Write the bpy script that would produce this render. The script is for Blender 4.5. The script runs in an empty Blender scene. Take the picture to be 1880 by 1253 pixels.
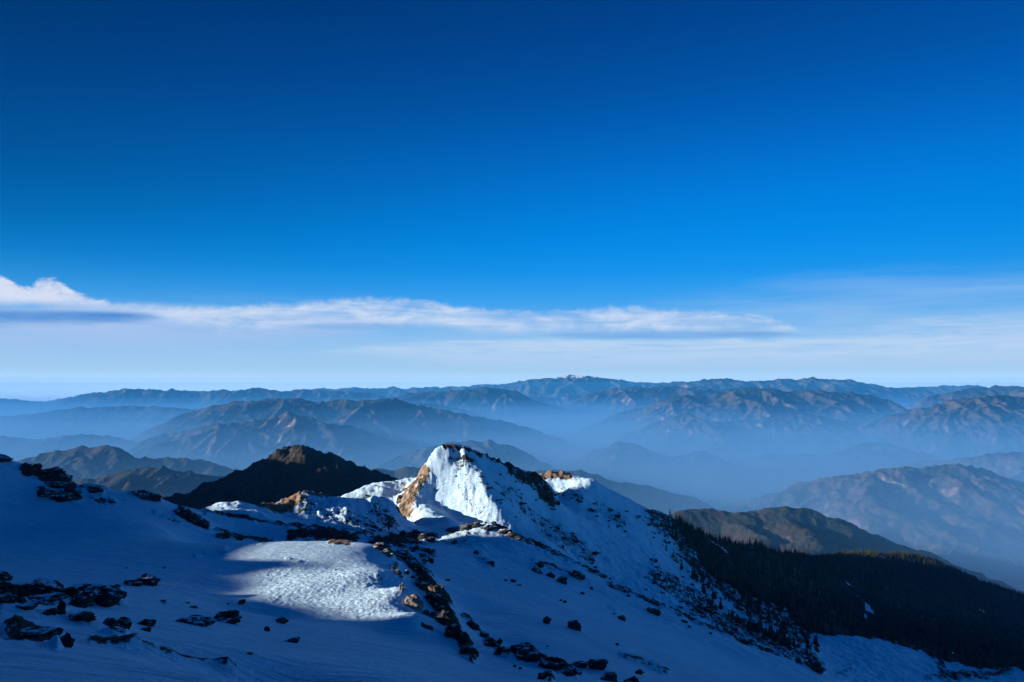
import bpy, math, random
import numpy as np
random.seed(7); np.random.seed(7)
R = math.radians

# ------------------------------------------------------------------ camera
F = 1342.0; CX = 940.0; CY = 626.5; PITCH = R(3.35)
sc = bpy.context.scene
col = sc.collection
cam_d = bpy.data.cameras.new('camera'); cam = bpy.data.objects.new('camera', cam_d); col.objects.link(cam)
cam.location = (0, 0, 0); cam.rotation_euler = (math.pi/2 + PITCH, 0, 0)
cam_d.sensor_width = 36; cam_d.lens = 36 * F / 1880
cam_d.clip_start = 0.5; cam_d.clip_end = 400000
sc.camera = cam
# ------------------------------------------------------------------ sun
EL = R(12.0); SAZ = R(95.0)                       # sun low, 95 degrees to the left of the view
TANE = math.tan(EL)
TX, TY = math.sin(SAZ), -math.cos(SAZ)            # direction away from the sun (on the ground)
NX, NY = -TY, TX                                  # across the sun's rays
to_sun = (-TX*math.cos(EL), -TY*math.cos(EL), math.sin(EL))
ld = bpy.data.lights.new('sun', 'SUN'); ld.energy = 5.0; ld.angle = R(0.5); ld.color = (0.95, 0.91, 0.88)
sun = bpy.data.objects.new('sun', ld); col.objects.link(sun)
import mathutils
sun.rotation_euler = mathutils.Vector(to_sun).to_track_quat('Z', 'Y').to_euler()
# ------------------------------------------------------------------ view / cycles
vs = sc.view_settings
vs.view_transform = 'Standard'; vs.look = 'None'; vs.exposure = 0.8; vs.gamma = 1.0; vs.use_curve_mapping = False
sc.render.engine = 'CYCLES'
cy = sc.cycles
cy.use_denoising = True; cy.max_bounces = 4; cy.diffuse_bounces = 2; cy.glossy_bounces = 1; cy.transmission_bounces = 1
cy.volume_bounces = 1; cy.transparent_max_bounces = 12; cy.use_adaptive_sampling = False
try: cy.denoising_prefilter = 'ACCURATE'
except Exception: pass

def ray(px, py):
    x = (px - CX)/F; y = (CY - py)/F
    c, s = math.cos(PITCH), math.sin(PITCH)
    return x, c - s*y, s + c*y
def P(px, py, D):                                  # pixel + depth along the view -> world point
    x, yy, z = ray(px, py); k = D/yy
    return (x*k, D, z*k)
def project(X, Y, Z):
    c, s = math.cos(PITCH), math.sin(PITCH)
    d = np.maximum(c*Y + s*Z, 0.01); v = c*Z - s*Y
    return CX + F*X/d, CY - F*v/d

# ------------------------------------------------------------------ node helper
class NT:
    def __init__(s, tree): s.t = tree; s.n = tree.nodes; s.l = tree.links
    def new(s, typ, **kw):
        nd = s.n.new(typ)
        for k, v in kw.items(): setattr(nd, k, v)
        return nd
    def put(s, sock, v):
        if hasattr(v, 'is_linked') or isinstance(v, bpy.types.NodeSocket): s.l.new(v, sock)
        else: sock.default_value = v
    def m(s, op, *a, clamp=False):
        nd = s.new('ShaderNodeMath', operation=op); nd.use_clamp = clamp
        for i, v in enumerate(a): s.put(nd.inputs[i], v)
        return nd.outputs[0]
    def vm(s, op, *a):
        nd = s.new('ShaderNodeVectorMath', operation=op)
        for i, v in enumerate(a): s.put(nd.inputs[i], v)
        return nd.outputs[0]
    def xyz(s, x, y, z):
        nd = s.new('ShaderNodeCombineXYZ')
        for i, v in enumerate((x, y, z)): s.put(nd.inputs[i], v)
        return nd.outputs[0]
    def noise(s, vec, scale, detail=4, rough=0.55, dist=0.0, out=0):
        nd = s.new('ShaderNodeTexNoise'); s.put(nd.inputs['Vector'], vec)
        nd.inputs['Scale'].default_value = scale; nd.inputs['Detail'].default_value = detail
        nd.inputs['Roughness'].default_value = rough; nd.inputs['Distortion'].default_value = dist
        return nd.outputs[out]
    def mix(s, f, a, b, blend='MIX'):
        nd = s.new('ShaderNodeMix', data_type='RGBA', blend_type=blend); nd.clamp_factor = True
        s.put(nd.inputs[0], f); s.put(nd.inputs[6], a); s.put(nd.inputs[7], b)
        return nd.outputs[2]
    def ss(s, x, a, b):                            # smoothstep a..b -> 0..1
        nd = s.new('ShaderNodeMapRange', interpolation_type='SMOOTHSTEP')
        s.put(nd.inputs[0], x); s.put(nd.inputs[1], a); s.put(nd.inputs[2], b)
        nd.inputs[3].default_value = 0; nd.inputs[4].default_value = 1
        return nd.outputs[0]
    def curve(s, x, pts, lo, hi):                  # piecewise curve over x in [lo,hi], y in 0..1
        nd = s.new('ShaderNodeFloatCurve'); c = nd.mapping.curves[0]
        pts = sorted(pts); n = len(pts)
        while len(c.points) < n: c.points.new(0.5, 0.5)
        for p, (a, b) in zip(c.points, pts):
            p.location = ((a - lo)/(hi - lo), b); p.handle_type = 'AUTO_CLAMPED'
        nd.mapping.update()
        s.put(nd.inputs['Value'], s.m('DIVIDE', s.m('SUBTRACT', x, lo), hi - lo, clamp=True))
        return nd.outputs[0]

def lin(r, g, b):
    f = lambda c: (c/255/12.92) if c/255 <= 0.04045 else ((c/255 + 0.055)/1.055)**2.4
    return (f(r), f(g), f(b), 1.0)

# ------------------------------------------------------------------ world: sky and clouds by direction
def azel(px, py):
    x, y, z = ray(px, py)
    return math.atan2(x, y), math.atan2(z, math.hypot(x, y))
world = bpy.data.worlds.new('World'); sc.world = world; world.use_nodes = True
w = NT(world.node_tree)
for n_ in list(w.n): w.n.remove(n_)
tc = w.new('ShaderNodeTexCoord')
sep = w.new('ShaderNodeSeparateXYZ'); w.l.new(tc.outputs['Generated'], sep.inputs[0])
dx, dy, dz = sep.outputs
az = w.m('ARCTAN2', dx, dy); el = w.m('ARCSINE', dz)
ramp = w.new('ShaderNodeValToRGB'); ramp.color_ramp.interpolation = 'B_SPLINE'
EMAX = R(60)
w.l.new(w.m('DIVIDE', el, EMAX, clamp=True), ramp.inputs[0])
def elc(py): return azel(940, py)[1]
stops = [(0.0, (205, 228, 242)), (elc(695)/EMAX, (196, 224, 242)), (elc(675)/EMAX, (172, 209, 236)), (elc(650)/EMAX, (150, 198, 234)), (elc(605)/EMAX, (112, 180, 234)),
         (elc(560)/EMAX, (60, 160, 233)), (elc(500)/EMAX, (0, 143, 230)), (elc(400)/EMAX, (0, 121, 211)), (elc(300)/EMAX, (0, 99, 187)),
         (elc(200)/EMAX, (0, 79, 160)), (elc(90)/EMAX, (0, 65, 138)), (elc(0)/EMAX, (0, 55, 122)), (0.72, (0, 61, 120)), (1.0, (0, 60, 114))]
er = ramp.color_ramp.elements
er[0].position, er[0].color = 0.0, lin(*stops[0][1]); er[1].position, er[1].color = 1.0, lin(*stops[-1][1])
for p_, c_ in stops[1:-1]:
    e_ = er.new(p_); e_.color = lin(*c_)
sky = ramp.outputs[0]
# the sky is deeper towards the left and brighter towards the right
side = w.m('ADD', 1.0, w.m('MULTIPLY', dx, w.m('MULTIPLY', w.ss(el, R(3), R(16)), 0.66)))
side = w.m('MULTIPLY', side, w.m('SUBTRACT', 1.0, w.m('MULTIPLY', w.m('MULTIPLY', w.m('MULTIPLY', dx, dx), w.ss(el, R(2), R(12))), 0.6)))
sky = w.vm('SCALE', sky, (0, 0, 0)); sk_scale = sky.node; w.put(sk_scale.inputs['Scale'], side)
nis = w.new('ShaderNodeTexSky', sky_type='NISHITA'); nis.sun_disc = False; nis.sun_elevation = EL; nis.sun_rotation = -SAZ
nis.altitude = 3600; nis.air_density = 1.0; nis.dust_density = 0.2
nsk = w.mix(1.0, nis.outputs[0], (0.0, 0.003, 0.008, 1), 'MULTIPLY')
sky = w.vm('ADD', sky, nsk)
sky = w.vm('SCALE', sky, (0, 0, 0)); w.put(sky.node.inputs['Scale'], w.m('ADD', 1.0, w.m('MULTIPLY', w.m('SUBTRACT', 1.0, w.ss(el, R(-0.4), R(1.2))), 0.5)))   # the bright rim of the horizon
sky = w.mix(w.ss(dy, -0.2, 0.55), w.mix(1.0, sky, (0.12, 0.62, 0.80, 1), 'MULTIPLY'), sky)
# clouds
def curve_px(pts, ymin=480, ymax=720):
    """(px, py) edge -> elevation in radians as a function of azimuth"""
    lo, hi = -0.75, 0.75
    e0, e1 = elc(ymax), elc(ymin)
    q = []
    for px, py in pts:
        a, e = azel(px, py); q.append((a, (e - e0)/(e1 - e0)))
    v = w.curve(az, q, lo, hi)
    return w.m('ADD', w.m('MULTIPLY', v, e1 - e0), e0)
pxr = 1/F
ax = w.xyz(w.m('MULTIPLY', az, 1.0), w.m('MULTIPLY', el, 1.0), 0.0)
aw = w.xyz(w.m('MULTIPLY', az, 1.0), w.m('MULTIPLY', el, 3.0), 0.0)
wide = w.xyz(w.m('MULTIPLY', az, 1.0), w.m('MULTIPLY', el, 11.0), 3.0)
bil = w.noise(w.xyz(az, w.m('MULTIPLY', el, 1.5), 0.0), 42.0, 9, 0.66, 0.5)
bil2 = w.noise(w.xyz(az, w.m('MULTIPLY', el, 2.5), 1.0), 11.0, 6, 0.6, 0.5)
streak = w.noise(wide, 3.4, 7, 0.6, 0.5)
streak2 = w.noise(wide, 9.0, 7, 0.62, 0.6)
warp = w.noise(w.xyz(az, w.m('MULTIPLY', el, 2.0), 7.0), 6.0, 5, 0.6)
front = w.ss(dy, 0.05, 0.3)
def n0(nz, amp): return w.m('MULTIPLY', w.m('SUBTRACT', nz, 0.5), amp)
def layer(base, top, bot, soft_t, soft_b, jt, jb, dens, colr):
    tt = w.m('ADD', curve_px(top), jt); bb = w.m('ADD', curve_px(bot), jb)
    a = w.m('SUBTRACT', 1.0, w.ss(el, w.m('SUBTRACT', tt, soft_t), tt))
    b = w.ss(el, bb, w.m('ADD', bb, soft_b))
    d = w.m('MULTIPLY', w.m('MULTIPLY', a, b), w.m('MULTIPLY', dens, front), clamp=True)
    return w.mix(d, base, colr)
def md(nz, a, b, lo, hi): return w.m('ADD', lo, w.m('MULTIPLY', w.ss(nz, a, b), hi - lo))
jw = n0(warp, 26*pxr)
# faint high veil, rising to the right
sky = layer(sky, [(-200, 545), (200, 530), (600, 535), (1000, 550), (1300, 520), (1600, 480), (1880, 470), (2100, 450)],
            [(-200, 700), (300, 705), (940, 705), (1880, 705), (2100, 705)], 80*pxr, 40*pxr, n0(streak, 60*pxr), 0.0, md(streak, 0.3, 0.7, 0.08, 0.42), lin(176, 206, 240))
# broad left veil under the deck
sky = layer(sky, [(-200, 560), (0, 560), (300, 552), (500, 560), (760, 580), (900, 600), (1000, 610), (1200, 618), (2100, 610)],
            [(-200, 655), (0, 660), (300, 656), (500, 646), (650, 628), (780, 606), (900, 606), (1200, 616), (2100, 610)], 14*pxr, 34*pxr, n0(bil, 12*pxr), n0(streak, 34*pxr), md(streak2, 0.3, 0.7, 0.6, 1.0), lin(168, 197, 237))
# pale second bank, centre to right
sky = layer(sky, [(-200, 640), (500, 640), (760, 628), (900, 620), (1200, 620), (1500, 616), (1880, 606), (2100, 600)],
            [(-200, 650), (500, 660), (760, 680), (900, 694), (1200, 694), (1500, 690), (1880, 694), (2100, 694)], 12*pxr, 40*pxr, n0(streak2, 20*pxr), n0(streak2, 30*pxr), md(streak2, 0.3, 0.62, 0.35, 1.0), lin(190, 215, 242))
# streaks over the right
sky = layer(sky, [(-200, 610), (1300, 612), (1480, 600), (1600, 592), (1700, 574), (1880, 565), (2100, 560)],
            [(-200, 610), (1300, 614), (1480, 625), (1600, 634), (1880, 650), (2100, 650)], 22*pxr, 30*pxr, n0(streak2, 30*pxr), n0(streak, 24*pxr), md(streak2, 0.3, 0.7, 0.15, 0.9), lin(186, 211, 242))
sky = layer(sky, [(-200, 610), (1600, 560), (1700, 528), (1880, 508), (2100, 500)],
            [(-200, 610), (1600, 560), (1700, 545), (1880, 540), (2100, 540)], 16*pxr, 16*pxr, n0(streak2, 18*pxr), n0(streak, 12*pxr), md(streak2, 0.35, 0.7, 0.0, 0.6), lin(150, 190, 240))
# blue shadows lying under the clouds
sky = layer(sky, [(-200, 565), (0, 566), (150, 568), (260, 572), (330, 585), (420, 590), (2100, 590)],
            [(-200, 606), (0, 608), (150, 606), (260, 600), (330, 590), (420, 590), (2100, 590)], 8*pxr, 22*pxr, n0(streak2, 8*pxr), n0(streak2, 22*pxr), md(bil2, 0.3, 0.7, 0.6, 1.0), lin(72, 138, 212))
sky = layer(sky, [(-200, 614), (900, 614), (1000, 612), (1100, 607), (1400, 606), (1500, 612), (2100, 615)],
            [(-200, 614), (900, 614), (1000, 620), (1100, 626), (1400, 624), (1500, 614), (2100, 615)], 6*pxr, 10*pxr, 0.0, n0(streak2, 12*pxr), md(streak2, 0.3, 0.6, 0.4, 0.95), lin(118, 168, 226))
sky = layer(sky, [(-200, 600), (400, 600), (480, 594), (600, 590), (760, 592), (860, 600), (2100, 600)],
            [(-200, 600), (400, 600), (480, 604), (600, 612), (760, 608), (860, 600), (2100, 600)], 6*pxr, 14*pxr, 0.0, n0(streak2, 12*pxr), md(streak2, 0.3, 0.65, 0.2, 0.85), lin(116, 170, 230))
# main deck: torn billowy top, streaky flat base
shade = w.m('ADD', w.m('MULTIPLY', bil2, 0.9), w.m('MULTIPLY', streak2, 0.5))
deckc = w.mix(w.ss(shade, 0.5, 0.9), lin(150, 189, 235), lin(208, 222, 245))
sky = layer(sky, [(-200, 500), (0, 508), (40, 524), (80, 520), (120, 530), (180, 548), (260, 556), (380, 562), (470, 556), (560, 548), (700, 543), (770, 545), (840, 558), (920, 566),
                  (1040, 566), (1120, 560), (1200, 562), (1300, 568), (1400, 576), (1450, 594), (1500, 612), (2100, 620)],
            [(-200, 568), (0, 570), (180, 572), (260, 584), (330, 608), (420, 622), (520, 610), (700, 604), (820, 612), (900, 620), (1100, 619), (1430, 618), (1480, 614), (2100, 620)],
            14*pxr, 20*pxr, n0(bil, 30*pxr), n0(streak2, 10*pxr), md(shade, 0.45, 0.95, 0.45, 1.0), deckc)
# left heap with bright tops
sky = layer(sky, [(-200, 488), (0, 503), (22, 510), (45, 524), (75, 510), (100, 510), (125, 524), (150, 538), (200, 549), (235, 560), (300, 566), (2100, 566)],
            [(-200, 562), (0, 567), (150, 570), (235, 568), (300, 566), (2100, 566)], 9*pxr, 20*pxr, n0(bil, 26*pxr), 0.0, md(bil, 0.3, 0.6, 0.5, 1.0), lin(216, 224, 244))
bg = w.new('ShaderNodeBackground'); w.put(bg.inputs['Color'], sky); bg.inputs['Strength'].default_value = 0.574
wo = w.new('ShaderNodeOutputWorld'); w.l.new(bg.outputs[0], wo.inputs['Surface'])
world.cycles.sampling_method = 'MANUAL'; world.cycles.sample_map_resolution = 512

# ------------------------------------------------------------------ noise (numpy)
def _h(ix, iy, seed):
    n = (ix.astype(np.int64)*374761393 + iy.astype(np.int64)*668265263 + seed*1442695041) & 0xffffffff
    n = ((n ^ (n >> 13))*1274126177) & 0xffffffff
    return ((n ^ (n >> 16)) & 0xffff).astype(np.float32)*np.float32(2*math.pi/65536)
def perlin(x, y, seed=0):
    x = np.asarray(x, np.float64); y = np.asarray(y, np.float64)
    ix = np.floor(x).astype(np.int64); iy = np.floor(y).astype(np.int64); fx = (x - ix).astype(np.float32); fy = (y - iy).astype(np.float32)
    u = fx*fx*fx*(fx*(fx*6 - 15) + 10); v = fy*fy*fy*(fy*(fy*6 - 15) + 10)
    def g(a, b, px, py):
        t = _h(ix + a, iy + b, seed); return np.cos(t)*px + np.sin(t)*py
    n00 = g(0, 0, fx, fy); n10 = g(1, 0, fx - 1, fy); n01 = g(0, 1, fx, fy - 1); n11 = g(1, 1, fx - 1, fy - 1)
    a = n00 + u*(n10 - n00); b = n01 + u*(n11 - n01)
    return (a + v*(b - a))*1.5
def fbm(x, y, lam, octs=4, gain=0.5, seed=0):
    s = 0; a = 1.0; f = 1.0/lam
    for i in range(octs): s = s + a*perlin(x*f, y*f, seed + i*17); a *= gain; f *= 2.03
    return s
def ridged(x, y, lam, octs=4, gain=0.5, seed=0):
    s = 0; a = 1.0; f = 1.0/lam; w_ = 1.0
    for i in range(octs):
        n = 1 - np.abs(perlin(x*f, y*f, seed + i*13)); n = n*n; s = s + a*n*w_; w_ = np.clip(n*1.6, 0, 1); a *= gain; f *= 2.07
    return s
def sstep(x, a, b):
    t = np.clip((x - a)/(b - a), 0, 1); return t*t*(3 - 2*t)

# ------------------------------------------------------------------ mesh helpers
def grid_mesh(name, X, Y, Z, mat, attrs=None, smooth=True, flip=False, parent=None):
    nr, nc = X.shape
    me = bpy.data.meshes.new(name)
    n = nr*nc
    me.vertices.add(n)
    me.vertices.foreach_set('co', np.stack([X, Y, Z], -1).astype(np.float32).ravel())
    i = np.arange(nr - 1)[:, None]*nc + np.arange(nc - 1)[None, :]
    q = np.stack([i, i + 1, i + nc + 1, i + nc], -1).reshape(-1, 4)
    if flip: q = q[:, ::-1]
    m_ = len(q)
    me.loops.add(m_*4); me.loops.foreach_set('vertex_index', q.astype(np.int32).ravel())
    me.polygons.add(m_); me.polygons.foreach_set('loop_start', (np.arange(m_)*4).astype(np.int32))
    me.polygons.foreach_set('use_smooth', np.full(m_, smooth))
    for k, v in (attrs or {}).items():
        a = me.attributes.new(k, 'FLOAT', 'POINT'); a.data.foreach_set('value', np.ascontiguousarray(v, np.float32).ravel())
    me.update(calc_edges=True)
    me.materials.append(mat)
    o = bpy.data.objects.new(name, me); col.objects.link(o)
    return o
def tri_mesh(name, V, T, mat, smooth=False):
    me = bpy.data.meshes.new(name)
    V = np.asarray(V, np.float32); T = np.asarray(T, np.int32)
    me.vertices.add(len(V)); me.vertices.foreach_set('co', V.ravel())
    me.loops.add(len(T)*3); me.loops.foreach_set('vertex_index', T.ravel())
    me.polygons.add(len(T)); me.polygons.foreach_set('loop_start', (np.arange(len(T))*3).astype(np.int32))
    me.polygons.foreach_set('use_smooth', np.full(len(T), smooth))
    me.update(calc_edges=True); me.materials.append(mat)
    return me
def tag(o, label=None, cat=None, group=None, kind=None):
    if label: o['label'] = label
    if cat: o['category'] = cat
    if group: o['group'] = group
    if kind: o['kind'] = kind
    return o
def material(name):
    m = bpy.data.materials.new(name); m.use_nodes = True
    t = NT(m.node_tree); b = t.n['Principled BSDF']
    b.inputs['Specular IOR Level'].default_value = 0.15
    return m, t, b

# ------------------------------------------------------------------ materials
def attr(t, name):
    a = t.new('ShaderNodeAttribute'); a.attribute_name = name; return a.outputs['Fac']
def bump(t, b, h, strength, dist):
    n = t.new('ShaderNodeBump'); n.inputs['Strength'].default_value = strength; n.inputs['Distance'].default_value = dist
    t.put(n.inputs['Height'], h); t.l.new(n.outputs[0], b.inputs['Normal']); return n

def snow_terrain_mat():
    m, t, b = material('snow_and_rock')
    g = t.new('ShaderNodeNewGeometry'); pos = g.outputs['Position']
    n1 = t.noise(pos, 0.22, 8, 0.66); n2 = t.noise(pos, 0.9, 6, 0.62); n3 = t.noise(pos, 0.045, 5, 0.55)
    rk = attr(t, 'rock'); br = attr(t, 'brown'); fo = attr(t, 'forest')
    nn = t.m('ADD', t.m('MULTIPLY', n1, 0.5), t.m('ADD', t.m('MULTIPLY', n2, 0.3), t.m('MULTIPLY', t.noise(pos, 0.07, 4, 0.6), 0.2)))
    rf = t.ss(t.m('ADD', rk, t.m('MULTIPLY', t.m('SUBTRACT', nn, 0.5), 3.6)), 0.50, 0.58)
    bf = t.ss(t.m('ADD', br, t.m('MULTIPLY', t.m('SUBTRACT', nn, 0.5), 2.8)), 0.47, 0.58)
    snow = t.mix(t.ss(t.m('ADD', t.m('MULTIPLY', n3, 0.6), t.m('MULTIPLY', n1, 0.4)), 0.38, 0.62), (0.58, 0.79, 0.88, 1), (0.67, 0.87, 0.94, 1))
    rock = t.mix(t.ss(n2, 0.35, 0.65), (0.035, 0.030, 0.026, 1), (0.10, 0.082, 0.066, 1))
    grass = t.mix(t.ss(n2, 0.3, 0.7), (0.20, 0.115, 0.055, 1), (0.36, 0.25, 0.15, 1))
    grass = t.mix(t.ss(n1, 0.52, 0.66), grass, (0.10, 0.070, 0.045, 1))
    frst = t.mix(t.ss(n1, 0.35, 0.65), (0.012, 0.017, 0.012, 1), (0.030, 0.034, 0.022, 1))
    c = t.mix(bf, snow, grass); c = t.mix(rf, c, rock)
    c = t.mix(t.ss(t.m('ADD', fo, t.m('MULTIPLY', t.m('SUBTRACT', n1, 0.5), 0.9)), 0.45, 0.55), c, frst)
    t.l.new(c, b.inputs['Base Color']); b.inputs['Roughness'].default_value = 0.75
    fine = t.noise(pos, 0.8, 7, 0.68, 0.4)
    mp = t.new('ShaderNodeMapping'); t.l.new(pos, mp.inputs[0]); mp.inputs['Rotation'].default_value = (0, 0, 0.6); mp.inputs['Scale'].default_value = (0.35, 1.6, 1.0)
    drift = t.noise(mp.outputs[0], 0.30, 6, 0.62, 0.8)
    fine = t.m('ADD', fine, t.m('MULTIPLY', t.ss(drift, 0.35, 0.75), 1.0))
    tr = attr(t, 'tracks'); vo = t.new('ShaderNodeTexVoronoi'); t.l.new(pos, vo.inputs['Vector']); vo.inputs['Scale'].default_value = 1.0
    fine = t.m('ADD', fine, t.m('MULTIPLY', t.noise(pos, 0.17, 5, 0.6, 0.6), 1.1))
    h = t.m('ADD', t.m('MULTIPLY', fine, t.m('ADD', 0.42, t.m('MULTIPLY', rf, 1.6))), t.m('MULTIPLY', t.m('MULTIPLY', vo.outputs[0], tr), 0.25))
    bump(t, b, h, 1.0, 0.9)
    return m

def mountain_mat(name, dark, brown, tan, tanamt=0.5, snowline=None, scale=1.0, forest_amt=0.5):
    m, t, b = material(name)
    g = t.new('ShaderNodeNewGeometry'); pos = g.outputs['Position']
    sp = t.new('ShaderNodeSeparateXYZ'); t.l.new(g.outputs['Normal'], sp.inputs[0])
    n1 = t.noise(pos, 0.0011*scale, 7, 0.62); n2 = t.noise(pos, 0.006*scale, 6, 0.65); n3 = t.noise(pos, 0.03*scale, 5, 0.65)
    # forest tones away from the sun, tan towards it: lit side painted paler
    asp = t.m('MULTIPLY', t.m('SUBTRACT', 0.0, sp.outputs[0]), 0.55)
    a = t.m('ADD', t.m('ADD', asp, t.m('MULTIPLY', t.m('SUBTRACT', n1, 0.5), 1.6)), t.m('MULTIPLY', t.m('SUBTRACT', n2, 0.5), 0.9))
    f1 = t.ss(a, 0.12 - forest_amt*0.2 + 0.0, 0.30 + 0.0)
    f2 = t.ss(t.m('ADD', a, t.m('MULTIPLY', t.m('SUBTRACT', 0.75, sp.outputs[2]), 0.9)), 0.62 - tanamt*0.4, 0.85 - tanamt*0.4)
    d = t.mix(t.ss(n3, 0.35, 0.65), dark + (1,), tuple(x*1.9 for x in dark) + (1,))
    c = t.mix(t.m('MULTIPLY', f1, 0.75), d, brown + (1,)); c = t.mix(t.m('MULTIPLY', f2, 0.85), c, tan + (1,))
    if snowline is not None:
        s2 = t.new('ShaderNodeSeparateXYZ'); t.l.new(pos, s2.inputs[0])
        zz = t.m('ADD', s2.outputs[2], t.m('MULTIPLY', t.m('SUBTRACT', n2, 0.5), 500.0))
        c = t.mix(t.ss(zz, snowline, snowline + 60), c, (0.8, 0.82, 0.86, 1))
    t.l.new(c, b.inputs['Base Color']); b.inputs['Roughness'].default_value = 0.95
    bump(t, b, t.m('ADD', n2, t.m('MULTIPLY', n3, 0.35)), 0.7, 90.0/scale)
    return m

def rock_mat(name, dark, light, snow=0.5):
    m, t, b = material(name)
    g = t.new('ShaderNodeNewGeometry'); pos = g.outputs['Position']
    sp = t.new('ShaderNodeSeparateXYZ'); t.l.new(g.outputs['Normal'], sp.inputs[0])
    n1 = t.noise(pos, 0.9, 7, 0.65); n2 = t.noise(pos, 3.5, 5, 0.65)
    c = t.mix(t.ss(n1, 0.35, 0.65), dark + (1,), light + (1,))
    c = t.mix(t.m('MULTIPLY', t.ss(n2, 0.5, 0.62), 0.55), c, tuple(x*0.45 for x in dark) + (1,))
    s = t.ss(t.m('ADD', sp.outputs[2], t.m('MULTIPLY', t.m('SUBTRACT', n1, 0.5), 1.3)), 1.32 - snow*0.5, 1.42 - snow*0.5)
    c = t.mix(s, c, (0.8, 0.83, 0.87, 1))
    t.l.new(c, b.inputs['Base Color']); b.inputs['Roughness'].default_value = 0.9
    bump(t, b, t.m('ADD', n1, t.m('MULTIPLY', n2, 0.4)), 0.8, 0.5)
    return m
M_SNOW = snow_terrain_mat()
M_ROCK = rock_mat('dark_schist', (0.028, 0.025, 0.023), (0.070, 0.062, 0.054), 0.80)
M_ROCKB = rock_mat('brown_schist', (0.10, 0.062, 0.036), (0.26, 0.17, 0.10), 0.75)
M_SUNLIT = rock_mat('sunlit_stone', (0.24, 0.18, 0.125), (0.42, 0.34, 0.25), 0.15)  # sunlit copy of the rock: sunlight put into the paler colour
def plain(name, a, b_, scale=0.7):
    m, t, b = material(name); g = t.new('ShaderNodeNewGeometry')
    t.l.new(t.mix(t.ss(t.noise(g.outputs['Position'], scale, 4), 0.35, 0.65), a + (1,), b_ + (1,)), b.inputs['Base Color'])
    b.inputs['Roughness'].default_value = 0.9; return m
M_NEEDLE = plain('conifer_needles', (0.020, 0.030, 0.018), (0.062, 0.070, 0.038), 0.15)
M_BARK = plain('bark', (0.05, 0.035, 0.025), (0.09, 0.07, 0.05))
M_SHRUB = plain('evergreen_shrub', (0.016, 0.018, 0.012), (0.050, 0.045, 0.028), 0.9)

# ------------------------------------------------------------------ near terrain: height function through surveyed points
PTS = []; BACK = []                                            # (x, y, z, c)
def pt(px, py, D, c=14.0): x, y, z = P(px, py, D); PTS.append((x, y, z, c))
def wp(x, y, z, c=40.0): PTS.append((x, y, z, c))
def crest(pts, c=4.0, step=14.0, back=None):
    """a ridge line through (px, py, depth); back=(distance, drop) adds ground falling away behind it"""
    W = [P(*p) for p in pts]
    for a, b in zip(W[:-1], W[1:]):
        L = math.hypot(b[0] - a[0], b[1] - a[1]); n = max(1, int(L/step))
        for i in range(n):
            k = i/n; PTS.append(tuple(a[j] + (b[j] - a[j])*k for j in range(3)) + (c,))
    PTS.append(W[-1] + (c,))
    if back:
        d, dz = back
        for p in W[::1]:
            r = math.hypot(p[0], p[1]); BACK.append((p[0]*(1 + d/r), p[1]*(1 + d/r), p[2] - dz, c*2, d))
# foreground (frame bottom), below the viewer
wp(0, 0, -2.6, 6); wp(0, -30, 3, 20); wp(-30, -10, -2.5, 20); wp(30, -10, -8, 20); wp(-60, -60, 12); wp(60, -60, -10); wp(0, -150, 45); wp(-150, -150, 60); wp(150, -150, -30)
wp(-60, 20, -9, 20); wp(-110, 40, -10, 30); wp(60, 20, -26, 20); wp(110, 50, -52, 30)
for p in [(-300, 1253, 34), (0, 1253, 33), (220, 1253, 38), (450, 1253, 48), (650, 1253, 62), (870, 1253, 84), (1000, 1253, 105), (1110, 1253, 118), (1250, 1253, 170), (1400, 1253, 260),
          (-300, 1180, 50), (0, 1180, 48), (220, 1200, 52), (450, 1200, 66), (650, 1195, 96), (800, 1200, 118)]: pt(*p, c=8)
# near bench edge (dark grassy strip) lower left
crest([(-300, 1085, 72), (0, 1118, 66), (60, 1128, 66), (120, 1138, 68), (200, 1150, 70), (300, 1172, 73), (420, 1215, 68), (520, 1258, 62), (600, 1310, 54)], c=8, step=8)
for p in [(-300, 1060, 120), (0, 1095, 100), (60, 1090, 104), (130, 1100, 104), (200, 1110, 106), (260, 1130, 98), (350, 1150, 94), (450, 1175, 92)]: pt(*p, c=8)
for p in [(-300, 1000, 180), (0, 1040, 176), (100, 1050, 174), (200, 1060, 171), (250, 1075, 162), (350, 1100, 146), (400, 1120, 128), (-300, 940, 215), (0, 985, 226), (100, 980, 230), (200, 990, 224),
          (300, 1020, 208), (385, 1060, 187), (450, 1125, 138), (520, 1160, 118), (620, 1150, 140), (700, 1160, 142),
          (0, 920, 260), (100, 935, 262), (200, 942, 262), (300, 970, 250), (360, 998, 232)]: pt(*p)
# left crest
crest([(-500, 730, 310), (-200, 800, 300), (0, 838, 292), (30, 848, 293), (60, 862, 294), (100, 878, 295), (130, 890, 296), (180, 893, 298), (220, 903, 300), (270, 906, 302), (300, 920, 302), (330, 934, 300), (380, 968, 292), (425, 995, 280)],
      c=4, back=(60, 42))
# the sunlit dome
for p in [(430, 1135, 150), (520, 1135, 154), (620, 1135, 154), (720, 1135, 150), (760, 1130, 150), (430, 1085, 178), (520, 1090, 171), (620, 1090, 172), (720, 1080, 172),
          (420, 1040, 201), (520, 1050, 194), (620, 1045, 200), (700, 1050, 190), (745, 1080, 172)]: pt(*p, c=10)
crest([(405, 1010, 238), (440, 1003, 240), (500, 1000, 242), (560, 1000, 244), (620, 1000, 244), (680, 1003, 240), (720, 1012, 232)], c=7, back=(22, 13))
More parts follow.
